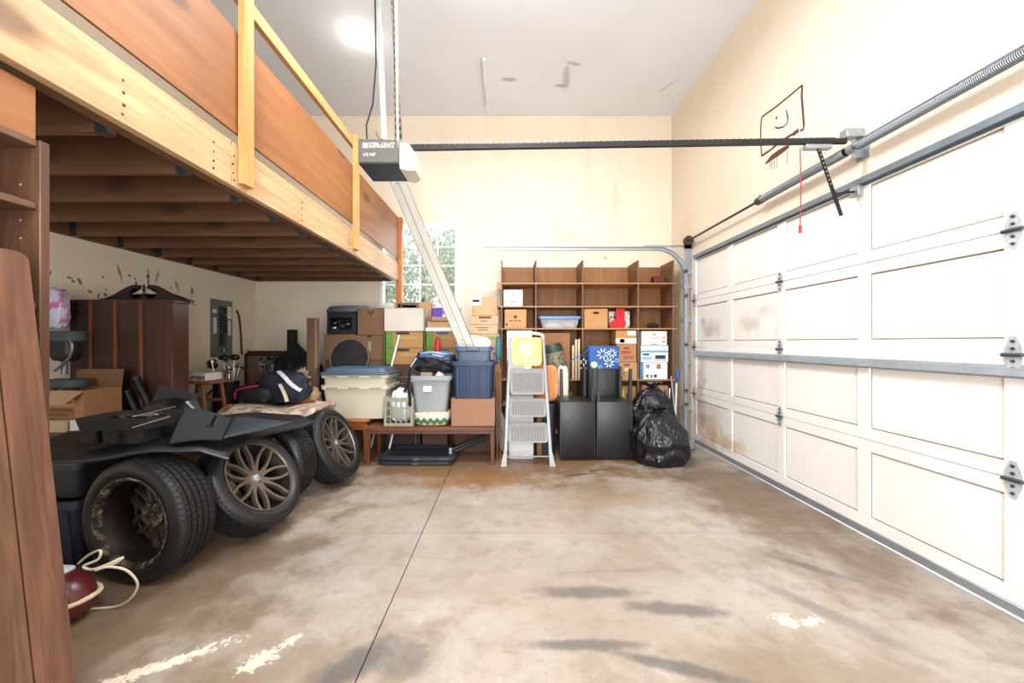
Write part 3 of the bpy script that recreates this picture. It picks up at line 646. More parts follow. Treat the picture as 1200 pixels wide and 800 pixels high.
Q2 = [Vector((-1.66, 2.30, .738)), Vector((-1.60, 2.56, .725)), Vector((-1.62, 2.98, .69)), Vector((-1.83, 2.64, .80))]
gf = thing('trunk_side_panel', 'grey felt trunk panel with a black slot lying on the liner', 'panel', (-1.85, 2.4, .73))
O_ = Vector((-1.85, 2.4, .73))
MB().grid(lambda u, v: patch(u, v, Q1)-O_+Vector((0, 0, .012*math.sin(PI*u)+.01)), 14, 10).done('felt_sheet', FELT, gf, solid=.014, smooth=60)
MB().tube([patch(.72, .45+.4*k/4, Q1)-O_+Vector((0, -.006, .028)) for k in range(5)], .013, 8, flat=.5).done('strap_slot', mat('#08080a', .4), gf)
MB().cyl(patch(.66, .42, Q1)-O_+Vector((0, 0, .026)), patch(.66, .42, Q1)-O_+Vector((0, -.012, .034)), .007, n=8).done('chrome_stud', mat('#e6e8ea', .15, 1), gf)
gv = thing('grey_vinyl_flap', 'smooth blue-grey vinyl sheet at the right end of the trunk liner', 'car mat', (-1.68, 2.65, .73)); O2 = Vector((-1.68, 2.65, .73))
MB().grid(lambda u, v: patch(u, v, Q2)-O2+Vector((0, 0, .02*math.sin(PI*u)*math.sin(PI*v)+.012)), 14, 12).done('vinyl_sheet', mat('#2e383f', .45, 0, .15, 4), gv, solid=.008, smooth=60)
# tool tray
tt = thing('tool_tray', 'black foam spare-wheel tool tray full of loose tools on the liner', 'tray', (-2.20, 2.32, .735), .05)
TF = mat('#101112', .75, 0, .25, 20, .3)
def tring(k, z, ins=0): return [Vector((p.x, p.y*(1 if p.y > 0 else 1.15), z)) for p in rrect(.44*k-2*ins, .30*k-2*ins, .09, z, 5)]
MB().rings([tring(.60, 0), tring(.66, .085), tring(.94, .09), tring(1, .15), tring(1, .15, .02), tring(.95, .12, .03), tring(.8, .115, .04)]).done('foam_tray', TF, tt)
for x in (-.15, -.03, .10): bx('foam_block', TF, tt, (x-.04, x+.05, -.13, .0, .0, .105), .012)
for k in range(9):
    a = RND.uniform(0, PI); x, y = RND.uniform(-.15, .15), RND.uniform(-.07, .09); L = RND.uniform(.03, .08); d = Vector((math.cos(a)*L, math.sin(a)*L*.6, .0)); c = Vector((x, y, .128+.008*RND.random()))
    MB().cyl(c-d, c+d, .006, n=7).cyl(c+d*.8, c+d*1.25, .010, n=6).done('loose_tool', mat(RND.choice(['#8f9499', '#2a2b2e', '#5f6163']), .3, .9), tt)
tag(MB().tube([(0, 0, 0), (.22, .03, .055)], .0045, 8).done('tommy_bar', mat('#c9ccd0', .22, 1), None, (-2.18, 2.29, .875)), 'thin shiny steel bar sticking up out of the tool tray', 'tool')
tag(MB().tube([(0, 0, 0), (.20, .0, .06)], .0045, 8).done('tommy_bar', mat('#c9ccd0', .22, 1), None, (-2.04, 2.14, .845)), 'thin shiny steel bar lying at the front rim of the tool tray', 'tool')
# black roll and upright panel behind the tray
rl = thing('rolled_cover', 'glossy black rolled cover behind the tool tray', 'roll', (-2.20, 2.60, .735))
b = MB(); b.tube([(-.19, .03, .09), (-.15, .02, .105), (0, 0, .125), (.10, -.01, .115), (.17, -.02, .085)], [.05, .078, .088, .085, .04], 22); b.done('roll', mat('#0c0c0e', .35, 0, .1), rl)
ub = tag(bx('felt_board', mat('#25292a', .9, 0, .2, 40, .2), None, (-.13, .13, -.008, .008, 0, .26), .004, loc=(-2.44, 2.78, .725)), 'dark grey felt board standing up behind the black roll', 'panel'); ub.rotation_euler = (-.25, .3, .2)

# ================================================================ vacuum cleaner and its cord
vc = thing('vacuum_cleaner', 'maroon vacuum cleaner with cream bumper strip on the floor', 'vacuum', (-2.28, 1.86, 0), -.05)
MAR = mat('#5a1a1e', .35, 0, .12, 6)
def vr(k, z, n=28): return [Vector((.32*k*math.copysign(abs(math.cos(a))**.8, math.cos(a)), .13*k*math.copysign(abs(math.sin(a))**.8, math.sin(a)), z)) for a in [2*PI*j/n for j in range(n)]]
MB().rings([vr(.8, .02), vr(.93, .04), vr(1, .085), vr(.97, .13), vr(.86, .18), vr(.62, .215), vr(.3, .23)]).done('body', MAR, vc)
MB().tube([Vector((p.x*1.0, p.y*1.0, .085+.03*abs(p.x)/.32)) for p in vr(1.015, 0)], .011, 8, closed=True).done('bumper', mat('#d8c9a8', .6), vc)
bx('top_plate', mat('#c9d2d8', .4), vc, (-.15, .20, -.05, .05, .212, .238), .01)
for s in (-1, 1): MB().cyl((.12, s*.09, .03), (.12, s*.11, .03), .03, n=16).cyl((-.2, s*.08, .03), (-.2, s*.10, .03), .03, n=16).done('wheel', mat('#222', .6) if False else mat('#222222', .6), vc)
def smoothpath(P, n=8):
    P = [Vector(p) for p in P]; out = []
    for i in range(len(P)-1):
        a, b_, c, d = P[max(i-1, 0)], P[i], P[i+1], P[min(i+2, len(P)-1)]
        for k in range(n):
            t = k/n; out.append(.5*((2*b_)+(c-a)*t+(2*a-5*b_+4*c-d)*t*t+(3*b_-a-3*c+d)*t**3))
    return out+[P[-1]]
CP = [(92, 660, 1.87), (104, 650, 1.85), (117, 645, 1.83), (115, 655, 1.82), (98, 663, 1.80), (108, 667, 1.80), (128, 660, 1.82), (144, 653, 1.86), (132, 661, 1.83), (112, 668, 1.78), (126, 664, 1.80), (148, 668, 1.85), (161, 683, 1.88), (155, 699, 1.90)]
tag(MB().tube(smoothpath([pt(*c) for c in CP]+[(-1.915, 1.935, .012), (-2.02, 1.92, .007), (-2.10, 1.915, .007)]), .0055, 7).done('power_cord', mat('#d0c6b0', .6)), 'cream electric cord looping from the vacuum onto the floor', 'cord')

# ================================================================ boxes by the left wall
carton('tan carton on the floor under the stacked boxes by the left wall', (-3.28, 2.99, 0), (.62, .34, .45), '#b98c5c')
carton('pale tan carton with printed lines under the open-flapped box', (-3.31, 2.96, .455), (.36, .34, .30), '#cbb48f', marks=((.62, .95, .35, .72, '#4b4238'), (.70, .9, .12, .28, '#5b5043')))
carton('white carton with printed letters beside the tan boxes', (-2.95, 2.97, .455), (.34, .34, .30), '#dcdde0', tape='#eeeeee', marks=((.30, .36, .30, .72, '#2d2f36'), (.40, .5, .66, .72, '#2d2f36'), (.40, .48, .45, .51, '#2d2f36')))
oc = thing('open_carton', 'open cardboard box with a long flap hanging over its printed side', 'box', (-3.27, 3.00, .758))
cm = cardboard('#b3865a')
for bb in ((-.19, .19, -.14, -.135, 0, .20), (-.19, .19, .135, .14, 0, .20), (-.19, -.185, -.135, .135, 0, .20), (.185, .19, -.135, .135, 0, .20), (-.185, .185, -.135, .135, 0, .005)): bx('side_wall', cm, oc, bb, 0)
f1 = bx('flap', cardboard('#d8b98f'), oc, (-.19, .19, -.15, 0, -.002, .002), .001, loc=(0, -.142, .20)); f1.rotation_euler = (.55, .0, 0)
f2 = bx('flap', cardboard('#8d6a45'), oc, (-.19, .19, -.002, .002, 0, .14), .001, loc=(0, .142, .20)); f2.rotation_euler = (-.12, 0, 0)
INKB = mat('#3c2a1c', .7)
bx('printed_panel', mat('#8a5c3b', .8), oc, (-.17, .12, -.1412, -.1402, .01, .075), 0); bx('printed_panel', mat('#b89470', .8), oc, (-.12, .12, -.1412, -.1402, .09, .135), 0)
text('SHOESTRING', .036, INKB, oc, front(-.10, -.1414, .046)); text('FRENCH FRIES', .032, INKB, oc, front(-.13, -.1414, .013)); text('FRENCH FRIES', .034, INKB, oc, front(-.11, -.1414, .10))
# two-pad machine standing in the open box
mc = thing('exercise_machine', 'dark blue-grey machine with two rounded pads standing in the open box', 'machine', (-3.36, 3.00, .766))
GB = mat('#3d474d', .6, 0, .15, 10); BK = mat('#121315', .5)
MB().rings([rrect(.26, .16, .07, z) if k else rrect(.24, .14, .06, z) for z, k in ((.20, 0), (.21, 1), (.255, 1), (.265, 0))]).done('lower_pad', GB, mc)
MB().rings([rrect(.24, .16, .07, z) if k else rrect(.22, .14, .06, z) for z, k in ((.55, 0), (.56, 1), (.615, 1), (.63, 0))]).done('upper_pad', GB, mc)
MB().cyl((-.04, 0, 0), (-.04, 0, .25), .03, n=12).cyl((-.02, 0, .3), (-.02, 0, .42), .02, n=12).done('post', mat('#6a7278', .4, .6), mc)
MB().lump((-.01, 0, .50), (.09, .065, .10), .6, .08, 2.).done('motor_body', BK, mc)
MB().tube(smoothpath([(.04, -.05, .60), (.10, -.06, .54), (.09, -.06, .44), (.02, -.05, .38), (-.04, -.05, .33)]), .010, 8).done('curved_arm', mat('#7f868b', .3, .8), mc)
tag(MB().lump((0, 0, 0), (.10, .05, .16), .6, .15, 4.).done('hanging_bag', (lambda t: t.out(t.ramp(t.noise(t.coord(), 9, 3), [(.42, lin('#aeb9cf')), (.52, lin('#c9c4d6')), (.6, lin('#b06aa0'))]), .35))(NT('blue_pink_plastic')), None, (-3.60, 3.12, 1.58)), 'pale blue and pink plastic bag hanging on the left wall', 'bag')
for k, (xt, zt_) in enumerate(((-3.30, .86), (-3.22, .88), (-3.14, .90), (-3.085, 1.01))):
    t = thing('black_tube', ('short black tube, leftmost of four leaning on the wooden cabinet', 'black tube, second from the left leaning on the wooden cabinet', 'black tube, third from the left leaning on the wooden cabinet', 'tallest black tube leaning on the wooden cabinet')[k], 'tube', (xt+zt_*.48+.02*k, 3.205, 0), group='black tubes by the cabinet')
    L = zt_/math.cos(.448); M = Matrix.Rotation(-.448, 4, 'Y'); MB().cyl((0, 0, .012), (0, 0, L), .027, n=14, M=M).done('pipe', mat('#12151a', .35, .2), t); MB().cyl((0, 0, L), (0, 0, L+.012), .0285, n=14, M=M).done('end_cap', mat('#2c333b', .4), t)

# ================================================================ wooden cabinet seen from behind
hb = thing('wooden_cabinet', 'dark reddish wooden cabinet with scrolled crest, seen from its slatted back', 'cabinet', (-3.195, 3.42, 0))
HD = .17
HW = wood('#2e1c15', '#44291e', 2, .45, 0, 1.4, name='mahogany_back'); HS = wood('#5f3222', '#824a32', 2, .45, 0, 1.2, name='slat_red'); HF = wood('#3a1d17', '#552c21', 2, .3, 0, 1., name='mahogany_side')
xs = [-.425, -.285, -.255, -.10, -.02, .145, .36]
bx('back_panel', mat('#2a1813', .6), hb, (-.425, -.262, -.168, -.155, .05, 1.65), .002)
for a, c in ((-.238, -.062), (-.032, .152), (.182, .36)): bx('back_panel', HW, hb, (a, c, -.166, -.155, .05, 1.65), .002)
for x in (-.25, -.047, .167): bx('slat', HS, hb, (x-.013, x+.013, -.178, -.155, .05, 1.65), .003)
for x0, x1 in ((-.425, -.40), (.362, .425)): bx('side_panel', HF, hb, (x0, x1, -.155 if x0 < 0 else -.17, .0, 0, 1.64), .003)
bx('shelf_board', HF, hb, (-.40, .362, -.15, -.02, .05, .075), .002); bx('front_panel', HF, hb, (-.40, .362, -.02, .0, .08, 1.64), .002)
bx('cornice', HF, hb, (-.43, .43, -.165, .01, 1.64, 1.665), .004); bx('cornice', HF, hb, (-.44, .455, -.03, .03, 1.655, 1.68), .006)
# scrolled crest with two round cut-outs
cr = []
for k in range(15):
    u = k/14; x = -.36+.30*u; z = .012+.10*(u*u*(3-2*u))**1.1; cr.append((x, z))
cr += [(-.038, .108), (-.030, .095), (-.040, .080), (-.070, .086), (-.105, .070), (-.112, .045), (-.085, .018), (-.045, .012), (-.022, .030), (-.012, .05)]
cr = [(x*1.05, z*1.22) for x, z in cr]; b = MB(); half = [(-.38, 0)]+cr+[(-.012, 0)]
for s in (1, -1):
    b.prism([(x*s, z) for x, z in (half if s > 0 else half[::-1])], .022, Matrix.Translation((.03, .015, 1.675)) @ Matrix.Rotation(PI/2, 4, 'X'))
bmesh.ops.triangulate(b.bm, faces=[f for f in b.bm.faces if len(f.verts) > 4]); b.done('crest', mat('#1f1312', .45), hb, smooth=0)
MB().lathe([(.0, 0), (.014, 0), (.012, .05), (.006, .06), (.013, .09), (.012, .115), (0, .15)], 14, Matrix.Translation((.03, .004, 1.675))).done('finial', mat('#1f1312', .45), hb)

# ================================================================ breaker panel on the left wall
bp = thing('breaker_panel', 'grey electrical breaker panel with black switches on the left wall', 'electrical panel', (XL, 5.08, 1.12))
GP = mat('#6d716c', .5, .2)
bx('cover', GP, bp, (0, .018, -.19, .19, 0, .735), .004)
bx('recess', mat('#4c504d', .6), bp, (.018, .020, -.07, .085, .13, .66), 0)
for k in range(13):
    for s in (-1, 1):
        if (k*2+s) % 7 == 0 or (k < 4 and s > 0): continue
        bx('breaker', mat('#17181a', .5), bp, (.02, .038, .006+s*.032-.028, .006+s*.032+.028, .16+k*.037, .192+k*.037), .003)
for y0, y1, z0, z1 in ((-.155, -.105, .30, .50), (.10, .155, .28, .48), (-.17, -.10, .56, .61), (.06, .17, .50, .66)): bx('paper_label', mat('#d8d8d0', .8), bp, (.018, .0195, y0, y1, z0, z1), 0)
bx('latch', mat('#17181a', .4), bp, (.018, .03, -.03, .07, .07, .11), .004); bx('latch_tab', mat('#dcdcd6', .4), bp, (.03, .034, -.01, .03, .075, .10), .002)
tag(MB().tube(smoothpath([(.01, .06, 0), (.012, .05, .1), (.016, .03, .3), (.016, .0, .5), (.012, -.03, .58), (.01, -.05, .60)]), .012, 8).done('electric_cable', mat('#222326', .5), None, (XL+.004, 5.40, 1.14)), 'black cable running down the left wall beside the breaker panel', 'cable')

# ================================================================ pile below the breaker panel
st = thing('wooden_stool', 'small reddish wooden stool with splayed legs holding a white box', 'stool', (-3.12, 3.98, 0), -.1)
SW = wood('#7a4a30', '#9c6544', 2, .5, name='stool_wood'); bx('seat', wood('#7a4a30', '#9c6544', 0, .5, name='stool_seat'), st, (-.22, .24, -.14, .14, .90, .928), .006)
for sx in (-1, 1):
    for sy in (-1, 1): MB().rings([rrect(.035, .03, .005, 0, 1, .01+sx*.26, sy*.15), rrect(.035, .03, .005, .90, 1, .01+sx*.13, sy*.11)]).done('leg', SW, st)
for sy in (-1, 1): bx('crossbar', SW, st, (-.20, .22, sy*.14-.012, sy*.14+.012, .42, .45), .004); bx('crossbar', SW, st, (-.16, .17, sy*.12-.012, sy*.12+.012, .70, .73), .004)
bw = thing('game_box', 'white printed box lying on the wooden stool', 'box', (-3.11, 3.97, .931), -.1)
bx('body', mat('#d9d5cf', .5), bw, (-.06, .16, -.10, .10, 0, .075), .003); bx('printed_end', (lambda t: t.out(t.ramp(t.noise(t.coord(), 16, 3), [(.4, lin('#e6e0d8')), (.5, lin('#b8763f')), (.6, lin('#4f6fa8'))]), .5))(NT('box_print')), bw, (-.045, .155, -.1015, -.0998, .008, .05), 0); bx('body', mat('#202226', .5), bw, (-.16, -.062, -.10, .10, 0, .07), .003)
CHR = mat('#b9bcc0', .2, .9); BAGB = mat('#141416', .6, 0, .25, 14, .2, name='black_nylon')
def golf(label, x, y, n, seed, lean):
    rn = random.Random(seed); t = thing('golf_bag', label, 'golf bag', (x, y, 0), lean, group='golf bags with clubs')
    MB().rings([[Vector((.13*math.cos(a)+.0, .12*math.sin(a), 0)) for a in [2*PI*k/20 for k in range(20)]], [Vector((.14*math.cos(a), .125*math.sin(a), .35)) for a in [2*PI*k/20 for k in range(20)]], [Vector((.125*math.cos(a), .115*math.sin(a), .80)) for a in [2*PI*k/20 for k in range(20)]], [Vector((.14*math.cos(a), .13*math.sin(a), .86)) for a in [2*PI*k/20 for k in range(20)]], [Vector((.115*math.cos(a), .105*math.sin(a), .84)) for a in [2*PI*k/20 for k in range(20)]]]).done('bag_body', BAGB, t)
    MB().lump((.02, -.13, .35), (.09, .06, .2), .6, .06, seed).done('pocket', BAGB, t)
    MB().tube(smoothpath([(-.1, -.08, .78), (-.2, -.12, .6), (-.12, -.10, .35)]), .012, 6).done('strap', mat('#2c2c30', .7), t)
    for k in range(n):
        a = rn.uniform(0, 2*PI); r = .085*rn.random()**.5; p = Vector((r*math.cos(a), r*math.sin(a), .7)); q = Vector((p.x*1.7+rn.uniform(-.03, .03), p.y*1.7-rn.uniform(0, .04), rn.uniform(.95, 1.15)))
        c = MB().tube([p, q], .006, 6).done('club', CHR, t); d = rn.uniform(0, 6.28)
        if k % 4 == 3: MB().lump(q, (.055, .045, .035), .9, .05, k, 14, 8).done('club_head', mat('#17171a', .3), c)
        else:
            e = Vector((math.cos(d)*.055, math.sin(d)*.055, -.035)); M = Matrix.Translation(q+e*.5) @ e.to_track_quat('Z', 'Y').to_matrix().to_4x4(); MB().box(-.022, .022, -.007, .007, -.04, .04, .006, M).done('club_head', CHR if k % 2 else mat('#6b6e72', .3, .8), c)
golf('black golf bag full of clubs nearest the breaker panel', -3.22, 4.50, 14, 1, .2); golf('black golf bag full of clubs beside the dark tarpaulin heap', -2.80, 4.62, 12, 2, -.3)
lk = thing('garment_bag', 'black garment bag slumped behind the duffel bag', 'bag', (-2.53, 4.70, 0)); MB().lump((0, 0, .50), (.12, .11, .52), .6, .18, 4., 26, 22, 2.5, flat=0.).done('bag_body', BAGB, lk)
hd = thing('headboard', 'dark bed headboard with one tall post leaning at the far left corner', 'headboard', (-3.24, 5.55, 0))
HDW = wood('#2a1912', '#3d261a', 0, .5, name='dark_headboard'); bx('top_rail', HDW, hd, (-.42, .14, -.02, .02, 1.12, 1.19), .004); bx('panel', mat('#7b5c44', .7), hd, (-.42, .14, -.01, .012, .3, 1.12), .002); bx('post', mat('#121113', .5), hd, (.14, .27, -.025, .025, 0, 1.49), .006); bx('post', HDW, hd, (-.46, -.42, -.025, .025, 0, 1.16), .006)
tp = thing('tarpaulin_heap', 'black tarpaulin draped into a pointed heap in the far left corner', 'tarpaulin', (-2.74, 5.12, 0))
def tarp(u, v):
    a = 2*PI*u; w_ = min(1, v/.5); r = .30*w_+.05*max(0, (v-.5)/.5); f = 1+.10*math.sin(5*a+1)*v+.05*math.sin(11*a)*v; z = 1.32-.30*w_**.85 if v <= .5 else 1.02*(1-(v-.5)/.5)**.9
    return Vector((r*f*math.cos(a), .8*r*f*math.sin(a), z*(1-.05*math.sin(3*a)*w_)+.002))
MB().grid(tarp, 60, 16).done('folded_sheet', mat('#17171a', .55, 0, .3, 5, .1), tp, smooth=45, solid=.004)
tb = thing('tall_narrow_carton', 'tall narrow cardboard box standing left of the beige bins', 'box', (-2.33, 4.72, 0), .12)
bx('body', cardboard('#755a42'), tb, (-.055, .055, -.05, .05, 0, 1.60), .004); bx('end_flap', cardboard('#a5866a'), tb, (.035, .0555, -.052, .05, 1.0, 1.603), .002)
carton('large brown carton under the floral quilt', (-2.40, 4.13, 0), (.80, .50, .50), '#7d5b3e')
tag(bx('foam_board', mat('#e8e8e6', .6), None, (-.43, .46, -.26, .24, 0, .045), .006, loc=(-2.36, 4.12, .505)), 'white foam board under the floral quilt, its edge showing', 'board')
def quiltm():
    t = NT('floral_quilt'); v = t.coord(); n = t.noise(v, 7, 3, .5, .5); col = t.ramp(n, [(.34, lin('#6f6049')), (.42, lin('#b9ad98')), (.55, lin('#cfc4ae')), (.62, lin('#a9746a')), (.70, lin('#b9a98f'))]); return t.out(col, .9, 0, n, .3, .01)
qt = thing('floral_quilt', 'folded beige floral quilt spread below the navy duffel bag', 'quilt', (-2.38, 4.10, .572))
MB().grid(lambda u, v: Vector((-.46+.94*u, -.27+.52*v, .045+.022*math.sin(7*u+2*v)+.02*noise.noise(Vector((u*5, v*4, 0)))-.04*max(0, .12-v)/.12)), 40, 18).done('folded_cloth', quiltm(), qt, solid=.05, smooth=60)
MB().tube(smoothpath([(-.4, .14, .09), (-.15, .16, .105), (.1, .13, .10), (.3, .15, .095)]), [.018]*25, 8).done('rust_red_trim', mat('#7a3426', .9, 0, .3, 20, .3), qt)
db = thing('duffel_bag', 'navy and white duffel bag with a pink stripe on the floral quilt', 'bag', (-2.42, 4.24, .672))
NV = mat('#1a2130', .7, 0, .25, 7, .15, name='navy_nylon')
MB().lump((.03, 0, .15), (.26, .13, .17), .8, .22, 3., 36, 20, 2.2, flat=0.).done('bag_body', NV, db)
MB().lump((-.26, -.07, .09), (.20, .09, .095), .75, .15, 6., 28, 14, flat=0.).done('side_pouch', mat('#15161b', .6, 0, .2, 7), db)
MB().tube(smoothpath([(-.42, -.13, .05), (-.40, -.155, .13), (-.30, -.165, .165), (-.18, -.14, .185)]), .016, 8, flat=.5).done('pink_stripe', mat('#d1235f', .5), db)
MB().tube(smoothpath([(.0, -.07, .325), (.09, -.12, .27), (.17, -.125, .19), (.25, -.10, .13)]), .028, 8, flat=.5).done('white_stripe', mat('#d3d5d8', .6), db)
MB().tube(smoothpath([(.05, -.142, .20), (.10, -.15, .11), (.13, -.15, .02)]), .025, 8, flat=.5).done('cream_stripe', mat('#cbbfa9', .6), db)
pb = thing('paper_bag', 'crumpled tan paper bag between the duffel and the tall narrow carton', 'bag', (-2.27, 4.44, .50))
MB().lump((.05, .0, .14), (.11, .07, .15), .6, .35, 5., 26, 16, 3., flat=0.).done('crumpled_bag', mat('#a98f68', .8, 0, .25, 9, .3), pb); MB().lump((-.02, -.03, .36), (.07, .05, .15), .8, .4, 8., 20, 14, 3.).done('upper_fold', mat('#9a8262', .8, 0, .25, 9, .3), pb)
carton('plain box standing behind the floral quilt under the paper bag', (-2.165, 4.52, 0), (.15, .20, .49), '#4a3a2d')
tag(MB().lump((0, 0, .045), (.06, .05, .045), .9, .2, 2., 18, 12).done('orange_cloth', mat('#a5562c', .8, 0, .3, 15, .3), None, (-2.80, 3.95, .60)), 'small crumpled orange cloth at the left end of the quilt', 'cloth')
# ================================================================ side table, beige bins
sd = thing('side_table', 'small orange-brown wooden table with turned legs under the beige bins', 'table', (-1.69, 4.62, 0))
SDW = wood('#7a431d', '#a8662f', 0, .35, name='honey_wood'); SDL = wood('#7a431d', '#a8662f', 2, .35, name='honey_leg')
bx('table_top', SDW, sd, (-.36, .165, -.30, .265, .425, .455), .008); bx('apron', SDW, sd, (-.32, .125, -.27, .24, .34, .425), .003)
for x in (-.31, .115):
    for y in (-.25, .22): MB().lathe([(.0, 0), (.018, 0), (.022, .03), (.016, .06), (.024, .12), (.018, .2), (.026, .27), (.02, .29), (.028, .31), (.028, .40), (0, .40)], 16, Matrix.Translation((x, y, 0))).done('leg', SDL, sd)
BEI = '#beb6a3'
lowt = tote('storage_bin', 'beige plastic bin at the bottom of the nested pair on the small table', (-1.70, 4.61, .457), (.72, .48, .375), BEI, taper=.90, rim=.02, loops=False)
upt = tote('storage_bin', 'beige plastic bin nested in another and closed by a slate-blue lid', (-1.70, 4.61, .585), (.72, .48, .375), BEI, taper=.90, rim=.02, loops=False, lid='#4d6075')
for t in (lowt, upt):
    for g in range(3):
        for k in range(6): bx('rim_notch', mat('#5b5344', .8), t, (-.30+g*.24+k*.021, -.288+g*.24+k*.021, -.2615, -.2595, .335, .352), 0)
bx('lid_clip', mat('#3d4c5b', .45), upt, (-.36, .36, -.275, -.269, .362, .376), .003)
# ================================================================ bench and what stands on it
BW = wood('#4f2a1c', '#6d3d28', 0, .4, name='bench_wood'); BWL = wood('#4f2a1c', '#6d3d28', 2, .4, name='bench_leg_wood')
be = thing('bench', 'long low dark wooden bench carrying crates and bins', 'bench', (-.82, 4.39, 0))
bx('bench_top', BW, be, (-.69, .69, -.21, .21, .365, .405), .004)
for x in (-.69, .64):
    for y in (-.21, .16): MB().rings([rrect(.034, .034, .004, 0, 1, x+.025, y+.025), rrect(.05, .05, .004, .365, 1, x+.025, y+.025)]).done('leg', BWL, be)
bx('apron', BW, be, (-.64, .64, -.195, -.175, .33, .365), .002)
mk = thing('milk_crate', 'grey-green slatted plastic crate holding a white bag on the bench', 'crate', (-1.165, 4.38, .407))
KM = mat('#8c8b78', .55, 0, .1, 8); W2, D2, H2 = .30, .32, .31
for z0, z1 in ((0, .035), (.10, .115), (.19, .205), (H2-.045, H2)):
    for s in (-1, 1): bx('side_rail', KM, mk, (-W2/2, W2/2, s*D2/2-.008, s*D2/2+.008, z0, z1), .003); bx('side_rail', KM, mk, (s*W2/2-.008, s*W2/2+.008, -D2/2, D2/2, z0, z1), .003)
for k in range(6):
    u = -W2/2+.008+(W2-.016)*k/5; wd = .014 if k in (0, 5) else .006
    for s in (-1, 1): bx('slat', KM, mk, (u-wd, u+wd, s*D2/2-.009, s*D2/2+.009, .0, H2), .003); bx('slat', KM, mk, (s*W2/2-.009, s*W2/2+.009, u*D2/W2-wd, u*D2/W2+wd, 0, H2), .003)
bx('crate_floor', KM, mk, (-W2/2, W2/2, -D2/2, D2/2, 0, .012), .002)
bx('name_plate', KM, mk, (-.05, .05, -D2/2-.012, -D2/2-.008, .09, .20), .003)
PLW = mat('#e6e7ea', .3, 0, .08, 8, .2, name='white_plastic_film')
tag(MB().lump((0, 0, .19), (.118, .12, .18), .75, .2, 7., 32, 20, 2.6, flat=0.).done('plastic_bag', PLW, None, (-1.165, 4.385, .42)), 'white plastic bag bulging out of the slatted crate', 'bag')
# chair-like wire rack glimpsed behind the crate
rk = thing('wire_rack', 'thin metal wire rack behind the slatted crate', 'rack', (-1.24, 4.645, 0)); GW = mat('#8b8f92', .3, .9)
for k in range(6): MB().cyl((-.14, -.006, .5+k*.08), (.16, -.006, .5+k*.08), .0045, n=6).done('cross_wire', GW, rk)
for x in (-.14, .16): MB().cyl((x, -.006, 0), (x, -.006, .96), .007, n=8).done('upright', GW, rk)
stick('white_pole', 'white wooden pole leaning left of the green-and-brown cartons', 'pole', (-1.70, 4.907, .0), (-1.345, 4.907, 1.40), .014, '#e9e4d8')
# patterned cushion, grey tote, its contents
def zig():
    t = NT('zigzag_fabric'); v = t.coord(); sep = t.new('SeparateXYZ'); t.l(v, sep.inputs[0]); tri = t.math('PINGPONG', t.math('MULTIPLY', sep.outputs[0], 1.), .035)
    s = t.math('FRACT', t.math('MULTIPLY', t.math('ADD', t.math('ADD', sep.outputs[2], .0), tri), 6.5)); r = t.ramp(s, [(0, lin('#d9b07a')), (.27, lin('#d9b07a')), (.30, lin('#2d6b4c')), (.60, lin('#2d6b4c')), (.63, lin('#e3b9a6')), (.92, lin('#e3b9a6')), (.95, lin('#efe6d2')), (1, lin('#efe6d2'))])
    return t.out(r, .85, 0, t.noise(v, 60, 2), .1)
cu = tag(MB().lump((0, 0, .074), (.195, .18, .085), .5, .05, 3., 36, 18, 1.5, flat=0.).done('cushion', zig(), None, (-.82, 4.40, .407)), 'patterned green, pink and cream cushion squashed under the grey bin', 'cushion')
gt = tote('storage_bin', 'light grey plastic bin with a white label on the patterned cushion', (-.825, 4.40, .560), (.42, .36, .39), '#8b9192', taper=.80, rim=.018)
bx('paper_label', mat('#dcdcd8', .7), gt, (-.075, .015, -.179, -.176, .22, .28), 0, M=Matrix.Translation((0, .0, 0)) @ Matrix.Rotation(0, 4, 'X'))
MB().rings([[Vector((s*.24, -.183, .345)) for s in (-.9,)]+[Vector((.216, -.183, .345)), Vector((.216, -.19, .345)), Vector((-.216, -.19, .345))], [Vector((-.20, -.18, .325)), Vector((.20, -.18, .325)), Vector((.20, -.186, .325)), Vector((-.20, -.186, .325))]]).done('front_lip', mat('#8b9192', .45, 0, .06, 3), gt)
carton('small tan box inside the grey bin beneath the backpack', (-.895, 4.41, .575), (.12, .14, .40), '#b8a583', tape=None)
tag(MB().lump((0, 0, .18), (.07, .08, .22), .8, .15, 6., 24, 14, flat=0.).done('white_cloth', mat('#dedad4', .85, 0, .06, 8, .15), None, (-.75, 4.40, .577)), 'white cloth heaped inside the grey bin', 'cloth')
bk = thing('backpack', 'blue and black backpack slung over the grey bin', 'backpack', (-.83, 4.46, .985))
MB().lump((.02, .02, .10), (.24, .12, .115), .75, .22, 4., 36, 20, 2.4, flat=.0).done('pack_body', mat('#16181d', .6, 0, .2, 8, .2), bk)
MB().lump((.03, -.0, .165), (.205, .10, .06), .8, .2, 9., 32, 14, 2.6).done('top_pocket', mat('#48597a', .5, 0, .3, 14, .2), bk)
for P in ([(-.2, -.05, .10), (-.24, -.11, .02), (-.25, -.14, -.12), (-.30, -.15, -.22)], [(-.16, -.08, .09), (-.205, -.21, .02), (-.215, -.245, -.15), (-.21, -.245, -.36)], [(-.05, -.09, .15), (.06, -.12, .14), (.15, -.10, .10), (.22, -.06, .04)]):
    MB().tube(smoothpath(P), .022, 8, flat=.35).done('strap', mat('#101114', .7), bk)
for P in ([(-.14, -.06, .20), (0, -.095, .215), (.16, -.07, .19)], [(-.18, -.07, .15), (-.24, -.10, .05)], [(.0, -.10, .19), (.12, -.1, .165)]): MB().tube(smoothpath(P), .008, 6).done('piping', mat('#9fb4d6', .5), bk)
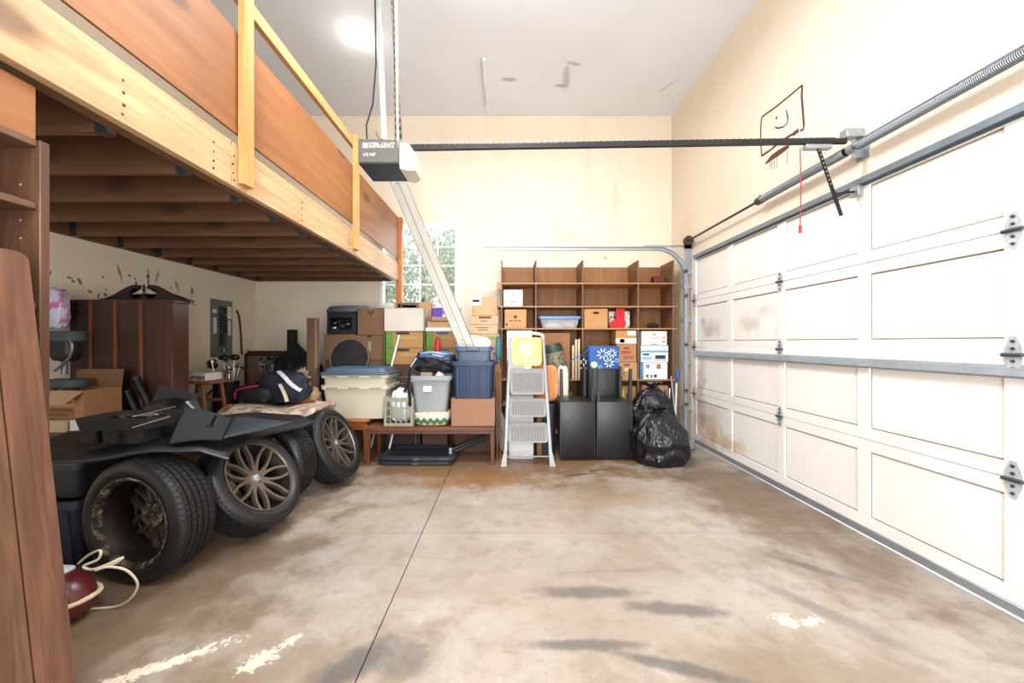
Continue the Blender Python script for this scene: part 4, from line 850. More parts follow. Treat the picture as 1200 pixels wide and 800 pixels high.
# cardboard and blue bins at the right end of the bench
carton('plain brown carton on the right end of the bench under the blue bin', (-.365, 4.40, .407), (.47, .36, .295), '#a67e60', tape=None)
tote('storage_bin', 'dark blue ribbed plastic bin on the plain carton', (-.365, 4.40, .705), (.46, .36, .40), '#152c4c', taper=.88, ribs=4, rim=.02)
t2 = tote('storage_bin', 'slate-blue plastic bin nested inside the dark blue ribbed bin', (-.365, 4.42, .93), (.38, .30, .33), '#44566b', taper=.90, rim=.012)
bx('handle', mat('#44566b', .45), t2, (-.07, .07, -.19, -.15, .285, .335), .008)
tag(MB().lump((0, 0, .16), (.22, .14, .20), .8, .25, 11., 32, 18, 2.4, flat=0.).done('plastic_bag', PLW, None, (-.40, 4.80, 1.024)), 'white plastic bag behind the blue bins at the foot of the long metal channel', 'bag')
carton('plain tall carton behind the blue bins under the white bag', (-.40, 4.82, 0), (.46, .26, 1.02), '#5a4330')
tag(MB().lump((0, 0, .13), (.035, .07, .15), .7, .2, 2., 18, 14, flat=0.).done('teal_pouch', mat('#2a6f7a', .6, 0, .3, 12), None, (-.10, 4.66, 1.10)), 'small teal pouch wedged at the right of the blue bins', 'pouch')
# under the bench
for k, (dy, z, hx, lab) in enumerate(((0, 0, '#262b33', 'lower of two charcoal plastic lids lying under the bench'), (-.01, .05, '#2b313a', 'upper of two charcoal plastic lids lying under the bench'))):
    t = thing('bin_lid', lab, 'lid', (-.98+.02*k, 4.42+dy, z), -.03*k, group='bin lids under the bench'); m = mat(hx, .35, 0, .1, 4)
    MB().rings([rrect(.78, .48, .08, 0), rrect(.82, .52, .09, .012), rrect(.82, .52, .09, .045), rrect(.78, .48, .08, .05), rrect(.74, .44, .07, .048), rrect(.68, .38, .06, .02)]).done('lid_shell', m, t); bx('latch', mat('#4a443e', .5), t, (-.03, .04, -.268, -.258, .005, .04), .004)
tr_ = thing('camera_tripod', 'folded black tripod lying under the right end of the bench', 'tripod', (-.50, 4.43, .05))
for k in range(3): MB().tube([(-.12, -.05+.02*k, .03+.03*(k % 2)), (.26, .10+.02*k, .16+.02*(k % 2))], .016, 8).done('leg', mat('#17181a', .4), tr_); MB().lump((-.13, -.05+.02*k, .03+.03*(k % 2)), (.022, .02, .02), 1, 0, 0, 10, 8).done('rubber_foot', mat('#b9bcc0', .4), tr_)
carton('dark box on the floor behind the bench, reddish label showing', (-1.24, 4.80, 0), (.40, .20, .36), '#3a2d25', marks=((.08, .14, .5, .7, '#b0413d'), (.3, .36, .6, .8, '#cfcac0')))
stick('white_rod', 'thin white rod slanting behind the left bench leg', 'rod', (-1.36, 4.46, .004), (-1.30, 4.57, .362), .011, '#d8d8d6')

# ================================================================ cartons stacked below the window
GRN = '#557a2d'
def fruit(label, c, size, lab='#4d463c'):
    return carton(label, c, size, '#b98d58', group='green-and-brown cartons', tape=None, marks=((0, .24, .01, .97, GRN), (.02, .05, .02, .96, '#88a94e'), (.30, .66, .80, .97, lab), (.34, .62, .86, .91, '#b5ab95'), (.42, .9, .55, .66, '#a9944a')))
carton('big plain carton at the bottom of the stack below the window', (-1.305, 5.12, 0), (.49, .34, 1.03), '#5a4330'); carton('big plain carton right of the bottom carton below the window', (-.805, 5.12, 0), (.47, .34, 1.03), '#5a4330')
fruit('green-and-brown carton second from top on the left, under the upper one', (-1.305, 5.12, 1.032), (.49, .34, .205)); fruit('green-and-brown carton directly under the white box', (-1.305, 5.12, 1.239), (.49, .34, .21))
fruit('green-and-brown carton lower right, behind the backpack', (-.805, 5.12, 1.032), (.47, .34, .205), '#55718a'); fruit('green-and-brown carton behind the red bottle', (-.805, 5.12, 1.239), (.47, .34, .21), '#4a7a9a')
carton('white cardboard box on the left green-and-brown stack', (-1.29, 5.12, 1.451), (.50, .36, .29), '#ded8c8', tape='#f4f4f2', rot=-.04)
carton('large brown carton standing behind the white box, on the floor', (-1.30, 5.50, 0), (.50, .36, 1.25), '#b98f5f')
lb = carton('tan carton with a dark printed band, just under the window', (-1.28, 5.50, 1.252), (.50, .36, .60), '#cfa877', marks=((.06, .68, .86, .985, '#5d5a45'), (.12, .18, .88, .965, '#d8cda9'), (.22, .60, .885, .935, '#cbbf98')))
ob = thing('open_carton', 'small tan open box on the right green-and-brown stack', 'box', (-.86, 5.13, 1.452))
for bb in ((-.15, .15, -.14, -.135, 0, .12), (-.15, .15, .135, .14, 0, .20), (-.15, -.145, -.135, .135, 0, .18), (.145, .15, -.135, .135, 0, .18), (-.145, .145, -.135, .135, 0, .004)): bx('side_wall', cardboard('#cfa678'), ob, bb, 0)
bx('white_base', mat('#e8e6e0', .7), ob, (-.17, .17, -.16, -.142, 0, .045), .003); bx('dark_item', mat('#2c2b2a', .6), ob, (-.11, .12, -.10, .05, .02, .135), .01)
pu = thing('purple_package', 'purple and white package in front of the window', 'package', (-.90, 5.46, 1.252)); bx('pack', mat('#e4e0ec', .5), pu, (-.12, .20, -.1, .1, 0, .55), .02); bx('purple_print', mat('#5836a8', .5), pu, (-.115, .02, -.1015, -.098, .36, .53), 0); bx('purple_print', mat('#8b6fd0', .5), pu, (.02, .10, -.1015, -.098, .44, .50), 0)
carton('brown carton on the floor holding up the purple package', (-.86, 5.50, 0), (.36, .3, 1.25), '#b98f5f')
carton('narrow carton behind the backpack with a red bottle on top', (-.86, 4.79, 0), (.30, .22, 1.16), '#5a4330')
rb = thing('red_bottle', 'red plastic bottle standing before the green-and-brown carton', 'bottle', (-.845, 4.78, 1.164)); MB().lathe([(0, 0), (.034, 0), (.036, .01), (.036, .15), (.026, .17), (0, .17)], 20).done('bottle_body', mat('#b01620', .35), rb); MB().lathe([(0, .17), (.02, .17), (.02, .205), (0, .205)], 16).done('cap', mat('#8d0f18', .4), rb)
# left of the window: brown cartons, crate with hose, round disc
carton('brown carton at the bottom of the stack left of the white box', (-1.755, 5.20, 0), (.36, .36, 1.08), '#7a5c42')
carton('brown carton with a V mark, lower of the two', (-1.755, 5.19, 1.082), (.36, .36, .32), '#7d5c40', tape='#6e5138', marks=((.42, .58, .90, .985, '#2b1f17'), (.46, .56, .35, .75, '#8d7d6c')))
v2 = carton('brown carton with a dark V mark, upper of the two', (-1.735, 5.19, 1.404), (.345, .36, .335), '#7d5c40', tape='#6e5138', marks=((.3, .36, .03, .2, '#6a4a34'), (.48, .53, .03, .22, '#6a4a34'), (.62, .7, .03, .2, '#6a4a34')))
MB().prism([(-.045, .06), (-.02, .06), (0, .035), (.02, .06), (.045, .06), (0, 0)], .0012, Matrix.Translation((0, -.1815, .245)) @ Matrix.Rotation(PI/2, 4, 'X')).done('v_mark', mat('#2b1f17', .7), v2)
carton('brown carton low on the floor under the black crate', (-2.14, 5.22, 0), (.38, .36, 1.08), '#6f5239'); carton('brown carton directly under the black crate', (-2.14, 5.21, 1.082), (.40, .36, .33), '#87674a', tape=None)
kc = thing('black_crate', 'black plastic crate full of shiny odds and ends', 'crate', (-2.13, 5.22, 1.415)); KB = mat('#131416', .5)
for bb in ((-.19, .19, -.16, -.15, 0, .06), (-.19, .19, -.16, -.15, .215, .27), (-.19, -.15, -.16, -.15, .06, .215), (.13, .19, -.16, -.15, .06, .215), (-.19, .19, .15, .16, 0, .27), (-.19, -.18, -.15, .15, 0, .27), (.18, .19, -.15, .15, 0, .27), (-.18, .18, -.15, .15, 0, .01)): bx('crate_side', KB, kc, bb, .002)
for k in range(9): MB().lump((RND.uniform(-.12, .09), -.10, .05+.02*k*.8), (.035, .03, .022), .8, .2, k, 12, 8).done('odd_part', mat(RND.choice(['#c9ccd0', '#55585c', '#232426', '#8d8f92']), .25, .7), kc)
ho = thing('coiled_hose', 'coiled ribbed grey hose lying on top of the black crate', 'hose', (-2.09, 5.22, 1.688))
b = MB()
pts = []; rad = []
for k in range(361): a = 2*PI*k/120; rr = .235-.012*(k//120); pts.append((rr*math.cos(a)*1.18, rr*math.sin(a)*.7, .024+.018*(k/120))); rad.append(.022+(.003 if k % 2 else 0))
b.tube(pts, rad, 9).done('hose_loop', mat('#5f676d', .4, .1, .3, 3), ho)
dsc = thing('round_disc', 'black round disc with a thin rim standing behind the beige bins', 'disc', (-1.98, 4.955, .86))
MB().lathe([(0, 0), (.235, 0), (.235, .02), (0, .02)], 48, Matrix.Translation((0, 0, .25)) @ Matrix.Rotation(1.40, 4, 'X')).done('disc_face', mat('#0f1012', .7), dsc); MB().lathe([(.235, -.004), (.25, -.004), (.25, .024), (.235, .024)], 48, Matrix.Translation((0, 0, .25)) @ Matrix.Rotation(1.40, 4, 'X'), closed=True).done('rim', mat('#6e5b49', .5), dsc)
carton('plain carton hidden behind the beige bins under the round disc', (-1.98, 4.94, 0), (.46, .13, .855), '#5d4633', tape=None)
# carton stack left of the shelf
carton('tall brown carton at the foot of the stack left of the shelf unit', (-.30, 5.16, 0), (.42, .36, 1.18), '#b98f62')
carton('pale carton with green print, fourth from the top left of the shelf', (-.305, 5.15, 1.182), (.42, .36, .235), '#d3b48c', marks=((.42, .60, .66, .84, '#5b5347'), (.68, .9, .68, .86, '#7d9a5c'), (.04, .28, .55, .95, '#d9c8ad')))
carton('flat tan carton with two printed lines, third from the top left of the shelf', (-.295, 5.15, 1.419), (.36, .34, .115), '#d9b891', tape=None, marks=((.22, .68, .62, .74, '#6b5a48'), (.3, .66, .36, .48, '#6b5a48')))
carton('flat tan carton with dark printing, second from the top left of the shelf', (-.285, 5.15, 1.536), (.35, .34, .115), '#d5b58e', tape=None, marks=((.3, .75, .66, .9, '#4d4138'), (.36, .62, .34, .44, '#6b5a48')))
carton('tan carton with a blue-white label on top of the stack left of the shelf', (-.285, 5.15, 1.653), (.32, .32, .235), '#d3ae80', marks=((-.02, .38, .55, .99, '#e6ebef'), (.02, .3, .72, .84, '#7f9fb8'), (.06, .08, .12, .4, '#6b4f38'), (.9, .92, .12, .4, '#6b4f38')))
# long metal channel leaning on the loft rail
ch = thing('metal_channel', 'long pale metal channel leaning diagonally in front of the window', 'channel', (.0, 4.63, .002))
p0, p1 = Vector((.03, 0, .05)), Vector((-1.44, 0, 3.58)); d = p1-p0; M = Matrix.Translation(p0) @ Matrix.Rotation(math.atan2(d.x, d.z), 4, 'Y'); CM = mat('#a3a097', .4, .25, .08, 4, name='pale_enamel_metal'); L = d.length
MB().box(-.085, .085, .0, .004, 0, L, 0, M).done('web', CM, ch, smooth=0); MB().box(-.085, -.035, -.012, .0, 0, L, .004, M).done('fold', CM, ch, smooth=0); MB().box(.0, .085, -.014, .0, 0, L, .005, M).done('fold', CM, ch, smooth=0); MB().box(-.09, -.085, -.014, .006, 0, L, .001, M).box(.085, .09, -.014, .006, 0, L, .001, M).done('edge', mat('#7f807a', .5, .3), ch, smooth=0)
for s in (.3, 1.4, 2.6, 3.4): MB().cyl(M @ Vector((-.02, -.004, s)), M @ Vector((-.02, .002, s)), .008, n=8).done('rivet', DSTEEL, ch)

# ================================================================ shelf unit on the back wall
su = thing('shelf_unit', 'large open wooden shelf unit with pigeonholes on the back wall', 'shelf', (0, 5.33, 0))
UW = wood('#6d4a30', '#8a6343', 2, .6, 0, 1., name='shelf_upright'); UWH = wood('#a5764d', '#c0946a', 0, .6, 0, 1., name='shelf_board_wood'); UB = wood('#7d5029', '#9c6c3e', 2, .6, 0, .6, name='shelf_back_wood')
UX = (-.07, .394, 1.03, 1.784, 2.26); UZ = (.06, .45, .79, 1.485, 1.785, 2.10)
for x in UX: bx('upright', UW, su, (x-.009, x+.009, .0, .43, 0, 2.425), .002)
for z in UZ: bx('shelf_board', UWH, su, (-.13, 2.31, -.004, .43, z, z+.018), .002)
cells = [(UX[i], UX[i+1]) for i in range(4)]
for a, c in cells: bx('back_panel', UB, su, (a+.01, c-.01, .43, .438, .0, 2.41), .001)
bx('end_block', UWH, su, (-.135, -.08, -.004, .05, 2.03, 2.098), .003)
SF = 5.35
def onshelf(label, x0, x1, tier, h, hexc, d=.30, **k):
    z = (UZ+(0,))[tier]+.019; return carton(label, ((x0+x1)/2, SF+d/2, z), (x1-x0, d, h), hexc, **k)
onshelf('white box with small printed emblem in the upper left pigeonhole', -.045, .215, 4, .222, '#e3e4e8', marks=((.42, .56, .62, .80, '#b8a98d'), (.2, .8, .38, .42, '#9aa0ae'), (.32, .66, .22, .28, '#6b7180')), tape='#f0f0f0')
onshelf('tan box with a round dark emblem in the left pigeonhole', -.03, .265, 3, .255, '#d9a874', marks=((.42, .56, .52, .68, '#4a3322'), (.22, .38, .36, .42, '#5e4530'), (.44, .54, .36, .42, '#5e4530'), (.6, .74, .36, .42, '#5e4530'), (.06, .14, .14, .24, '#221710')))
# clear plastic bin with blue lid
cb = thing('clear_bin', 'clear plastic bin with a blue lid in the second pigeonhole', 'bin', (.725, 5.52, UZ[3]+.019))
def clearp():
    t = NT('clear_plastic'); t.b.inputs['Base Color'].default_value = (.86, .90, .94, 1); t.b.inputs['Roughness'].default_value = .25; t.b.inputs['Transmission Weight'].default_value = .75; t.b.inputs['IOR'].default_value = 1.15; return t.m
MB().rings([rrect(.47, .28, .03, 0), rrect(.55, .32, .035, .14), rrect(.544, .314, .035, .14), rrect(.464, .274, .03, .006)]).done('body', clearp(), cb); MB().rings([rrect(.555, .325, .035, .128), rrect(.585, .345, .035, .132), rrect(.585, .345, .035, .158), rrect(.53, .31, .03, .166)]).done('lid', mat('#5f8fc4', .35), cb)
bx('contents', mat('#e8e4dc', .6), cb, (-.18, .02, -.10, .10, .012, .075), .01); bx('contents', mat('#c58f7f', .6), cb, (.04, .21, -.11, .10, .012, .10), .01)
onshelf('tan carton with a hand hole in the middle pigeonhole', 1.055, 1.375, 3, .265, '#d29c66', handle=True)
stk = thing('christmas_stocking', 'red felt stocking standing beside the tan carton with a hand hole', 'stocking', (1.56, 5.42, UZ[3]+.019))
MB().prism([(-.12, .0), (.06, .0), (.085, .03), (.075, .10), (.07, .27), (-.045, .27), (-.045, .12), (-.11, .085), (-.145, .045)], .05, Matrix.Translation((-.02, 0, 0)) @ Matrix.Rotation(PI/2, 4, 'X')).done('felt_body', mat('#c8182a', .8), stk, smooth=30)
def xm():
    t = NT('holly_print'); n = t.noise(t.coord(), 22, 3); return t.out(t.ramp(n, [(.36, lin('#b5202c')), (.42, lin('#e8e6dd')), (.54, lin('#e8e6dd')), (.58, lin('#2f6b42')), (.7, lin('#3f7d50'))]), .6)
gb = thing('gift_bag', 'green and white holiday gift bag behind the red stocking', 'bag', (1.58, 5.58, UZ[3]+.019)); bx('bag_body', xm(), gb, (-.15, .14, -.09, .09, 0, .24), .006); MB().tube(smoothpath([(-.05, -.09, .24), (-.03, -.09, .27), (.03, -.09, .27), (.05, -.09, .24)]), .004, 6).done('handle', mat('#e8e6dd', .6), gb)
tag(bx('small_box', mat('#5c1218', .5), None, (-.075, .075, -.06, .06, 0, .10), .006, loc=(2.085, 5.43, UZ[5]+.019)), 'small dark red box on the top right shelf', 'box')
tag(bx('small_box', mat('#1d1514', .5), None, (-.02, .02, -.04, .04, 0, .08), .006, loc=(2.19, 5.45, UZ[5]+.019)), 'tiny black box beside the dark red one on the top shelf', 'box')
tag(MB().lump((0, 0, .035), (.075, .07, .04), .9, .15, 3., 22, 12, flat=0.).done('dark_cap', mat('#1c1615', .8), None, (2.02, 5.43, UZ[3]+.019)), 'dark crumpled cap in the right pigeonhole', 'cap')
onshelf('flat white box behind the yellow ladder top', .0, .345, 2, .665, '#e6e6e8', tape=None)
onshelf('big plain brown carton behind the sleeping bag in the shelf', .45, .86, 2, .63, '#a5754f', d=.25, tape=None)
for k, (x, h) in enumerate(((.905, .46), (.945, .54), (.985, .545))): t = thing('wood_slat', ('shortest cream wooden slat standing in the shelf', 'middle cream wooden slat standing in the shelf', 'right-hand cream wooden slat standing in the shelf beside the upright')[k], 'slat', (x, 5.37, UZ[2]+.02), group='cream slats in the shelf'); bx('slat_body', mat('#d8c49d', .6), t, (-.014, .014, -.012, .012, 0, h), .003)
# right-hand cartons
onshelf('tan box with a red oval mark, middle of three under the stocking', 1.50, 1.765, 2, .245, '#c99262', tape=None, d=.28).location.z += .235
m1 = carton('tan box at the bottom of three under the stocking', (1.625, SF+.14, UZ[2]+.019), (.29, .30, .232), '#d0a06c', marks=((.38, .66, .78, .88, '#5b3c28'), (.42, .56, .48, .66, '#e0c9a6'), (.32, .44, .3, .38, '#5b3c28'), (.6, .72, .3, .36, '#5b3c28'), (.18, .26, .08, .2, '#2a1f18')))
rc_ = [o for o in C.objects if o.get('label', '').startswith('tan box with a red oval')][0]
for u0, u1, v0, v1, hx in ((.2, .72, .44, .62, '#b8402f'), (.36, .62, .72, .80, '#4a3426'), (.34, .84, .16, .34, '#7d6552')): bx('printed_mark', mat(hx, .7), rc_, (-.1325+.265*u0, -.1325+.265*u1, -.1412, -.139, .245*v0, .245*v1), 0)
carton('orange-tan box with a white band, top of three under the stocking', (1.625, SF+.14, UZ[2]+.50), (.28, .28, .185), '#d89a5a', marks=((0, 1, .02, .42, '#e9ded0'), (.55, .98, .62, .96, '#e6d8c6'), (.2, .42, .08, .36, '#cfc3b6')))
sx = (1.83, 2.19)
carton('white box with colour pictures, bottom of three in the right pigeonhole', (2.02, SF+.14, UZ[2]+.019), (.33, .30, .228), '#e4e4e6', tape='#e9e9e9', marks=((-.12, .0, .0, .98, '#3f7fae'), (.12, .26, .66, .88, '#6b8596'), (.55, .72, .62, .9, '#9a6a3c'), (.12, .22, .10, .28, '#4d5a5f'), (.30, .38, .10, .26, '#4a4036'), (.44, .56, .10, .28, '#3a3430')))
carton('white and light blue printer box, middle of three in the right pigeonhole', (2.015, SF+.15, UZ[2]+.25), (.37, .30, .228), '#dfe9ef', tape='#e9eef2', marks=((0, 1, .58, .70, '#6fa3c9'), (.06, .30, .40, .52, '#3f4a55'), (.04, .4, .16, .32, '#86b9dd'), (.52, .9, .20, .42, '#2d2f33'), (.48, .92, .06, .20, '#b9c0c6')))
carton('white box with a gold emblem, top of three in the right pigeonhole', (2.01, SF+.14, UZ[2]+.482), (.345, .28, .19), '#ece8e4', tape='#f2f2f0', marks=((.44, .56, .66, .86, '#c9a46a'), (.28, .72, .48, .54, '#9a9088'), (.8, .95, .2, .32, '#a88f78'), (.36, .62, .04, .10, '#8d5a44'), (.83, .93, .45, .62, '#c9a46a')))
onshelf('tan carton on the lowest visible shelf above the trash bags', 1.85, 2.2, 1, .25, '#c29566', marks=((.2, .6, .62, .82, '#9a7850'),))
onshelf('small mixed yellow-tan box in the lower middle pigeonhole', 1.50, 1.76, 1, .24, '#b98f4f', marks=((.1, .4, .4, .8, '#d9c24a'), (.5, .8, .3, .6, '#4a3c30')))

# ================================================================ step ladder
ld = thing('step_ladder', 'folded grey step ladder with a yellow top tray, leaning before the shelf', 'ladder', (.225, 4.16, 0))
AL = mat('#7d8082', .4, .5, .08, 6, name='ladder_aluminium'); GT = mat('#8b8b88', .6, 0, .12, 30, .2, name='grey_tread'); YL = mat('#eec765', .45, 0, .06, 4, name='yellow_tray'); YL2 = mat('#eed799', .5, 0, .06, 4)
TIL = .20
def lw(z): return .245-.062*z/1.40          # half width at height
def lp(x, z, dy=0.): return Vector((x, .015+TIL*z+dy, z))
for s in (-1, 1):
    MB().rings([[lp(s*lw(z)+a, z, c) for a, c in ((-.014, -.02), (.014, -.02), (.014, .02), (-.014, .02))] for z in (.0, .35, .7, 1.05, 1.36)]).done('side_rail', AL, ld, smooth=20)
    MB().rings([[lp(s*(lw(z)+.014)+a, z, c) for a, c in ((-.01, .035), (.012, .035), (.012, .06), (-.01, .06))] for z in (.03, .6, 1.1)]).done('rear_leg', mat('#3a3c3e', .5, .3), ld, smooth=20)
    MB().rings([rrect(.07, .06, .01, 0, 2, s*.258, .015), rrect(.06, .055, .01, .03, 2, s*.255, .015), rrect(.036, .048, .008, .16, 2, s*.238, .05)]).done('foot', mat('#a2a4a4', .6), ld)
MB().tube([lp(-lw(1.36), 1.34)]+[lp(lw(1.36)*-math.cos(a)*1., 1.36+.055*math.sin(a)**.5) for a in [PI*k/14 for k in range(1, 14)]]+[lp(lw(1.36), 1.34)], .018, 8).done('top_hoop', mat('#d9d0bd', .45), ld)
MB().cyl(lp(-lw(.12), .09), lp(lw(.12), .09), .010, n=8).done('spreader_bar', AL, ld)
RX = math.atan(TIL)
def treadp(z0, z1):
    m = MB(); w_ = lw((z0+z1)/2)-.018; zc_ = (z0+z1)/2; h = z1-z0; M = Matrix.Translation(lp(0, zc_, -.02)) @ Matrix.Rotation(-RX, 4, 'X')
    m.rings([[M @ Vector((p.x, y, p.y)) for p in rrect(w_*2-k, h-k, .03, 0)] for y, k in ((-.018, .012), (-.022, .0), (.018, .0), (.022, .01))]); t = m.done('tread', GT, ld)
    g = MB(); nx = 12; nz = max(3, int(h/.028))
    for i in range(nx):
        for j in range(nz):
            x = -w_*.86+w_*1.72*(i+.5)/nx; z = -h*.40+h*.72*(j+.5)/nz; g.box(-.009, .009, -.003, .003, -.003, .003, 0, M @ Matrix.Translation((x, -.023, z)) @ Matrix.Rotation(.6 if (i+j) % 2 else -.6, 4, 'Y'))
    g.done('grip_pattern', mat('#5c5c5a', .6), t, smooth=0)
treadp(.735, 1.02); treadp(.50, .70); treadp(.235, .445)
M = Matrix.Translation(lp(0, 1.205, -.0)) @ Matrix.Rotation(-RX, 4, 'X')
MB().rings([[M @ Vector((p.x, y, p.y)) for p in rrect(.325-k, .32-k, .04, 0)] for y, k in ((-.015, .03), (-.022, .0), (.02, .0), (.02, .01))]).done('tray', YL, ld)
MB().lathe([(0, 0), (.085, 0), (.09, .006), (0, .006)], 28, M @ Matrix.Translation((-.01, -.019, .03)) @ Matrix.Rotation(PI/2, 4, 'X')).done('tray_recess', YL2, ld)
bx('tray_lip', YL2, ld, (-.15, .15, -.03, -.016, -.135, -.09), .006, M=M); bx('tray_latch', YL2, ld, (-.035, .035, -.036, -.01, -.20, -.14), .006, M=M)
wp = carton('white box standing on the floor behind the step ladder', (.16, 4.50, 0), (.28, .16, .70), '#e2e2e4', tape=None)
tag(bx('brown_tube_box', cardboard('#9a7350'), None, (-.03, .03, -.03, .03, 0, .66), .01, loc=(.37, 4.48, 0)), 'narrow brown cardboard tube behind the right ladder rail', 'box')
for k, (x, hx, lab) in enumerate(((-.105, '#b07c50', 'brown flattened cardboard sheet nearest the blue bin'), (-.072, '#a9764c', 'brown flattened cardboard sheet nearest the step ladder'))):
    t = thing('cardboard_sheet', lab, 'cardboard', (x, 4.46, 0), 0, 'flattened cardboard sheets'); bx('sheet', cardboard(hx), t, (-.005, .005, -.12, .12, 0, 1.04-.03*k), .001); bx('fold_line', cardboard('#7d573a'), t, (-.006, .006, -.122, -.118, .0, 1.0), .001)
# ================================================================ soft things between ladder and chairs
tote('storage_bin', 'dark bin on the floor behind the ladder holding up the orange pillow', (.46, 4.72, 0), (.22, .34, .60), '#20242b', taper=.94, loops=False, rim=.008)
def orangem():
    t = NT('orange_pillow_fabric'); n = t.noise(t.coord(scale=(1, 1, .5)), 6, 3, .5, .6); return t.out(t.ramp(n, [(.35, lin('#c8703f')), (.55, lin('#d98a55')), (.68, lin('#e6b490'))]), .85)
tag(MB().lump((0, 0, .21), (.155, .09, .22), .45, .06, 4., 32, 20, 1.6, flat=0.).done('pillow', orangem(), None, (.455, 4.735, .605)), 'orange pillow standing right of the step ladder', 'pillow')
tag(MB().lump((0, 0, .20), (.07, .05, .21), .5, .08, 6., 24, 16, 1.6, flat=0.).done('pillow', mat('#ddd3c4', .85, 0, .08, 6), None, (.70, 4.91, .60)), 'cream pillow edge showing behind the orange pillow', 'pillow')
carton('low dark box on the floor under the cream pillow', (.72, 4.92, 0), (.14, .18, .598), '#3a342e', tape=None)
def camo():
    t = NT('camouflage_nylon'); v = t.coord(scale=(1, 1, .45)); n = t.noise(v, 14, 4, .6, 1.5); return t.out(t.ramp(n, [(.36, lin('#2c3b33')), (.45, lin('#5b5540')), (.54, lin('#8d8368')), (.62, lin('#4a4f3d')), (.7, lin('#a39a80'))]), .6, 0, n, .3, .02)
sb = thing('sleeping_bag', 'rolled camouflage sleeping bag with dark green bands leaning by the chairs', 'sleeping bag', (.87, 5.12, .015))
sp_ = [Vector((0, 0, 0))+Vector((-.28, .05, 1.27))*(k/12) for k in range(13)]
MB().tube(sp_, [.10, .125, .13, .13, .13, .13, .125, .125, .13, .13, .13, .125, .10], 24).done('roll', camo(), sb)
for a, c in ((6, 8), (11, 12)): MB().tube([sp_[a], (sp_[a]+sp_[c])/2, sp_[c]], [.132, .134, .132 if c < 12 else .105], 24).done('green_band', mat('#23392f', .5, 0, .2, 8, .1), sb)
# ================================================================ chairs
LEA = mat('#101215', .36, 0, .12, 14, .12, name='black_leatherette'); CL = mat('#15171a', .4)
def chair(label, loc, rot, upside):
    t = thing('dining_chair', label, 'chair', loc, rot, 'black padded dining chairs'); S = -1 if upside else 1; z = (lambda a: 1.0-a) if upside else (lambda a: a)
    def zb(a, c): return (min(z(a), z(c)), max(z(a), z(c)))
    a, c = zb(.36, .46); MB().box(-.195, .195, -.16, .26, a, c, .02, seg=2).done('seat', LEA, t)
    a, c = zb(.36, .985); MB().box(-.198, .198, -.215, -.162, a, c, .012, seg=2).done('backrest', LEA, t)
    bk_ = t.children[-1]
    for s in (-1, 1): MB().tube([(s*.192, -.214, a+.02), (s*.192, -.214, c-.02)], .004, 6).done('piping', mat('#3b4047', .4), bk_)
    for sx_ in (-1, 1):
        for sy in (-.185, .23):
            r0, r1 = .021, .015; z0, z1 = z(.36), z(.0)
            MB().rings([rrect(2*r0, 2*r0, .004, z0, 1, sx_*.172, sy), rrect(2*r1, 2*r1, .004, z1, 1, sx_*.178, sy-.015 if sy < 0 else sy+.01)]).done('leg', CL, t)
    return t
chair('upside-down black padded chair beside the step ladder, legs in the air', (.775, 4.545, .016), .02, True)
chair('upside-down black padded chair beside the trash bags, legs in the air', (1.195, 4.545, .016), -.03, True)
chair('upright black padded chair standing behind the two upside-down ones', (1.20, 5.035, 0), .0, False)
NB = mat('#17539e', .6, 0, .12, 5, name='blue_nonwoven')
bb_ = thing('shopping_bag', 'blue shopping bag with white petal flowers on the upright chair', 'bag', (1.235, 5.06, .462), -.04)
MB().rings([rrect(.34, .20, .03, 0), rrect(.36, .22, .03, .1), rrect(.37, .19, .03, .45), rrect(.40, .14, .02, .80), rrect(.38, .12, .02, .80), rrect(.32, .16, .02, .05)]).done('bag_body', NB, bb_)
WP = mat('#e9ecea', .6)
def petals(cx, cz, r, n, m=WP):
    b = MB()
    for k in range(n):
        a = 2*PI*k/n+.3; b.tube([Vector((cx+math.cos(a)*r*.35, -.085, cz+math.sin(a)*r*.35)), Vector((cx+math.cos(a)*r*.7, -.085, cz+math.sin(a)*r*.7)), Vector((cx+math.cos(a)*r, -.085, cz+math.sin(a)*r))], [.004, .010, .004], 6)
    for v in b.bm.verts: v.co.y = -.0855+(v.co.y+.085)*.1-.012*(.8-v.co.z)*-0-(.80-v.co.z)*.055
    b.done('printed_petals', m, bb_)
petals(-.02, .70, .075, 8); petals(.10, .71, .06, 8); petals(.06, .59, .065, 8); petals(.16, .62, .03, 8, mat('#6fa0d6', .6)); petals(-.05, .53, .03, 6, mat('#8cc0c8', .6))
MB().lathe([(0, 0), (.042, 0), (.042, .004), (0, .004)], 24, Matrix.Translation((-.13, -.108, .565)) @ Matrix.Rotation(PI/2, 4, 'X')).done('round_tag', mat('#cfe3b0', .6), bb_)
MB().tube(smoothpath([(-.17, -.07, .78), (-.26, -.09, .70), (-.40, -.09, .63), (-.42, -.08, .60)]), .016, 8, flat=.4).done('strap', mat('#1c66b5', .6), bb_)
pd = thing('dotted_pouch', 'black pouch with white dots beside the blue shopping bag', 'pouch', (.985, 4.99, .464)); MB().lump((-.005, 0, .37), (.045, .05, .38), .7, .1, 4., 22, 20, flat=0.).done('pouch_body', mat('#14161b', .6), pd)
for k in range(9): MB().lump((-.05+.03*(k % 3), -.051, .52+.045*(k//3)+.02*(k % 2)), (.008, .004, .008), 1, 0, 0, 8, 6).done('white_dot', WP, pd)
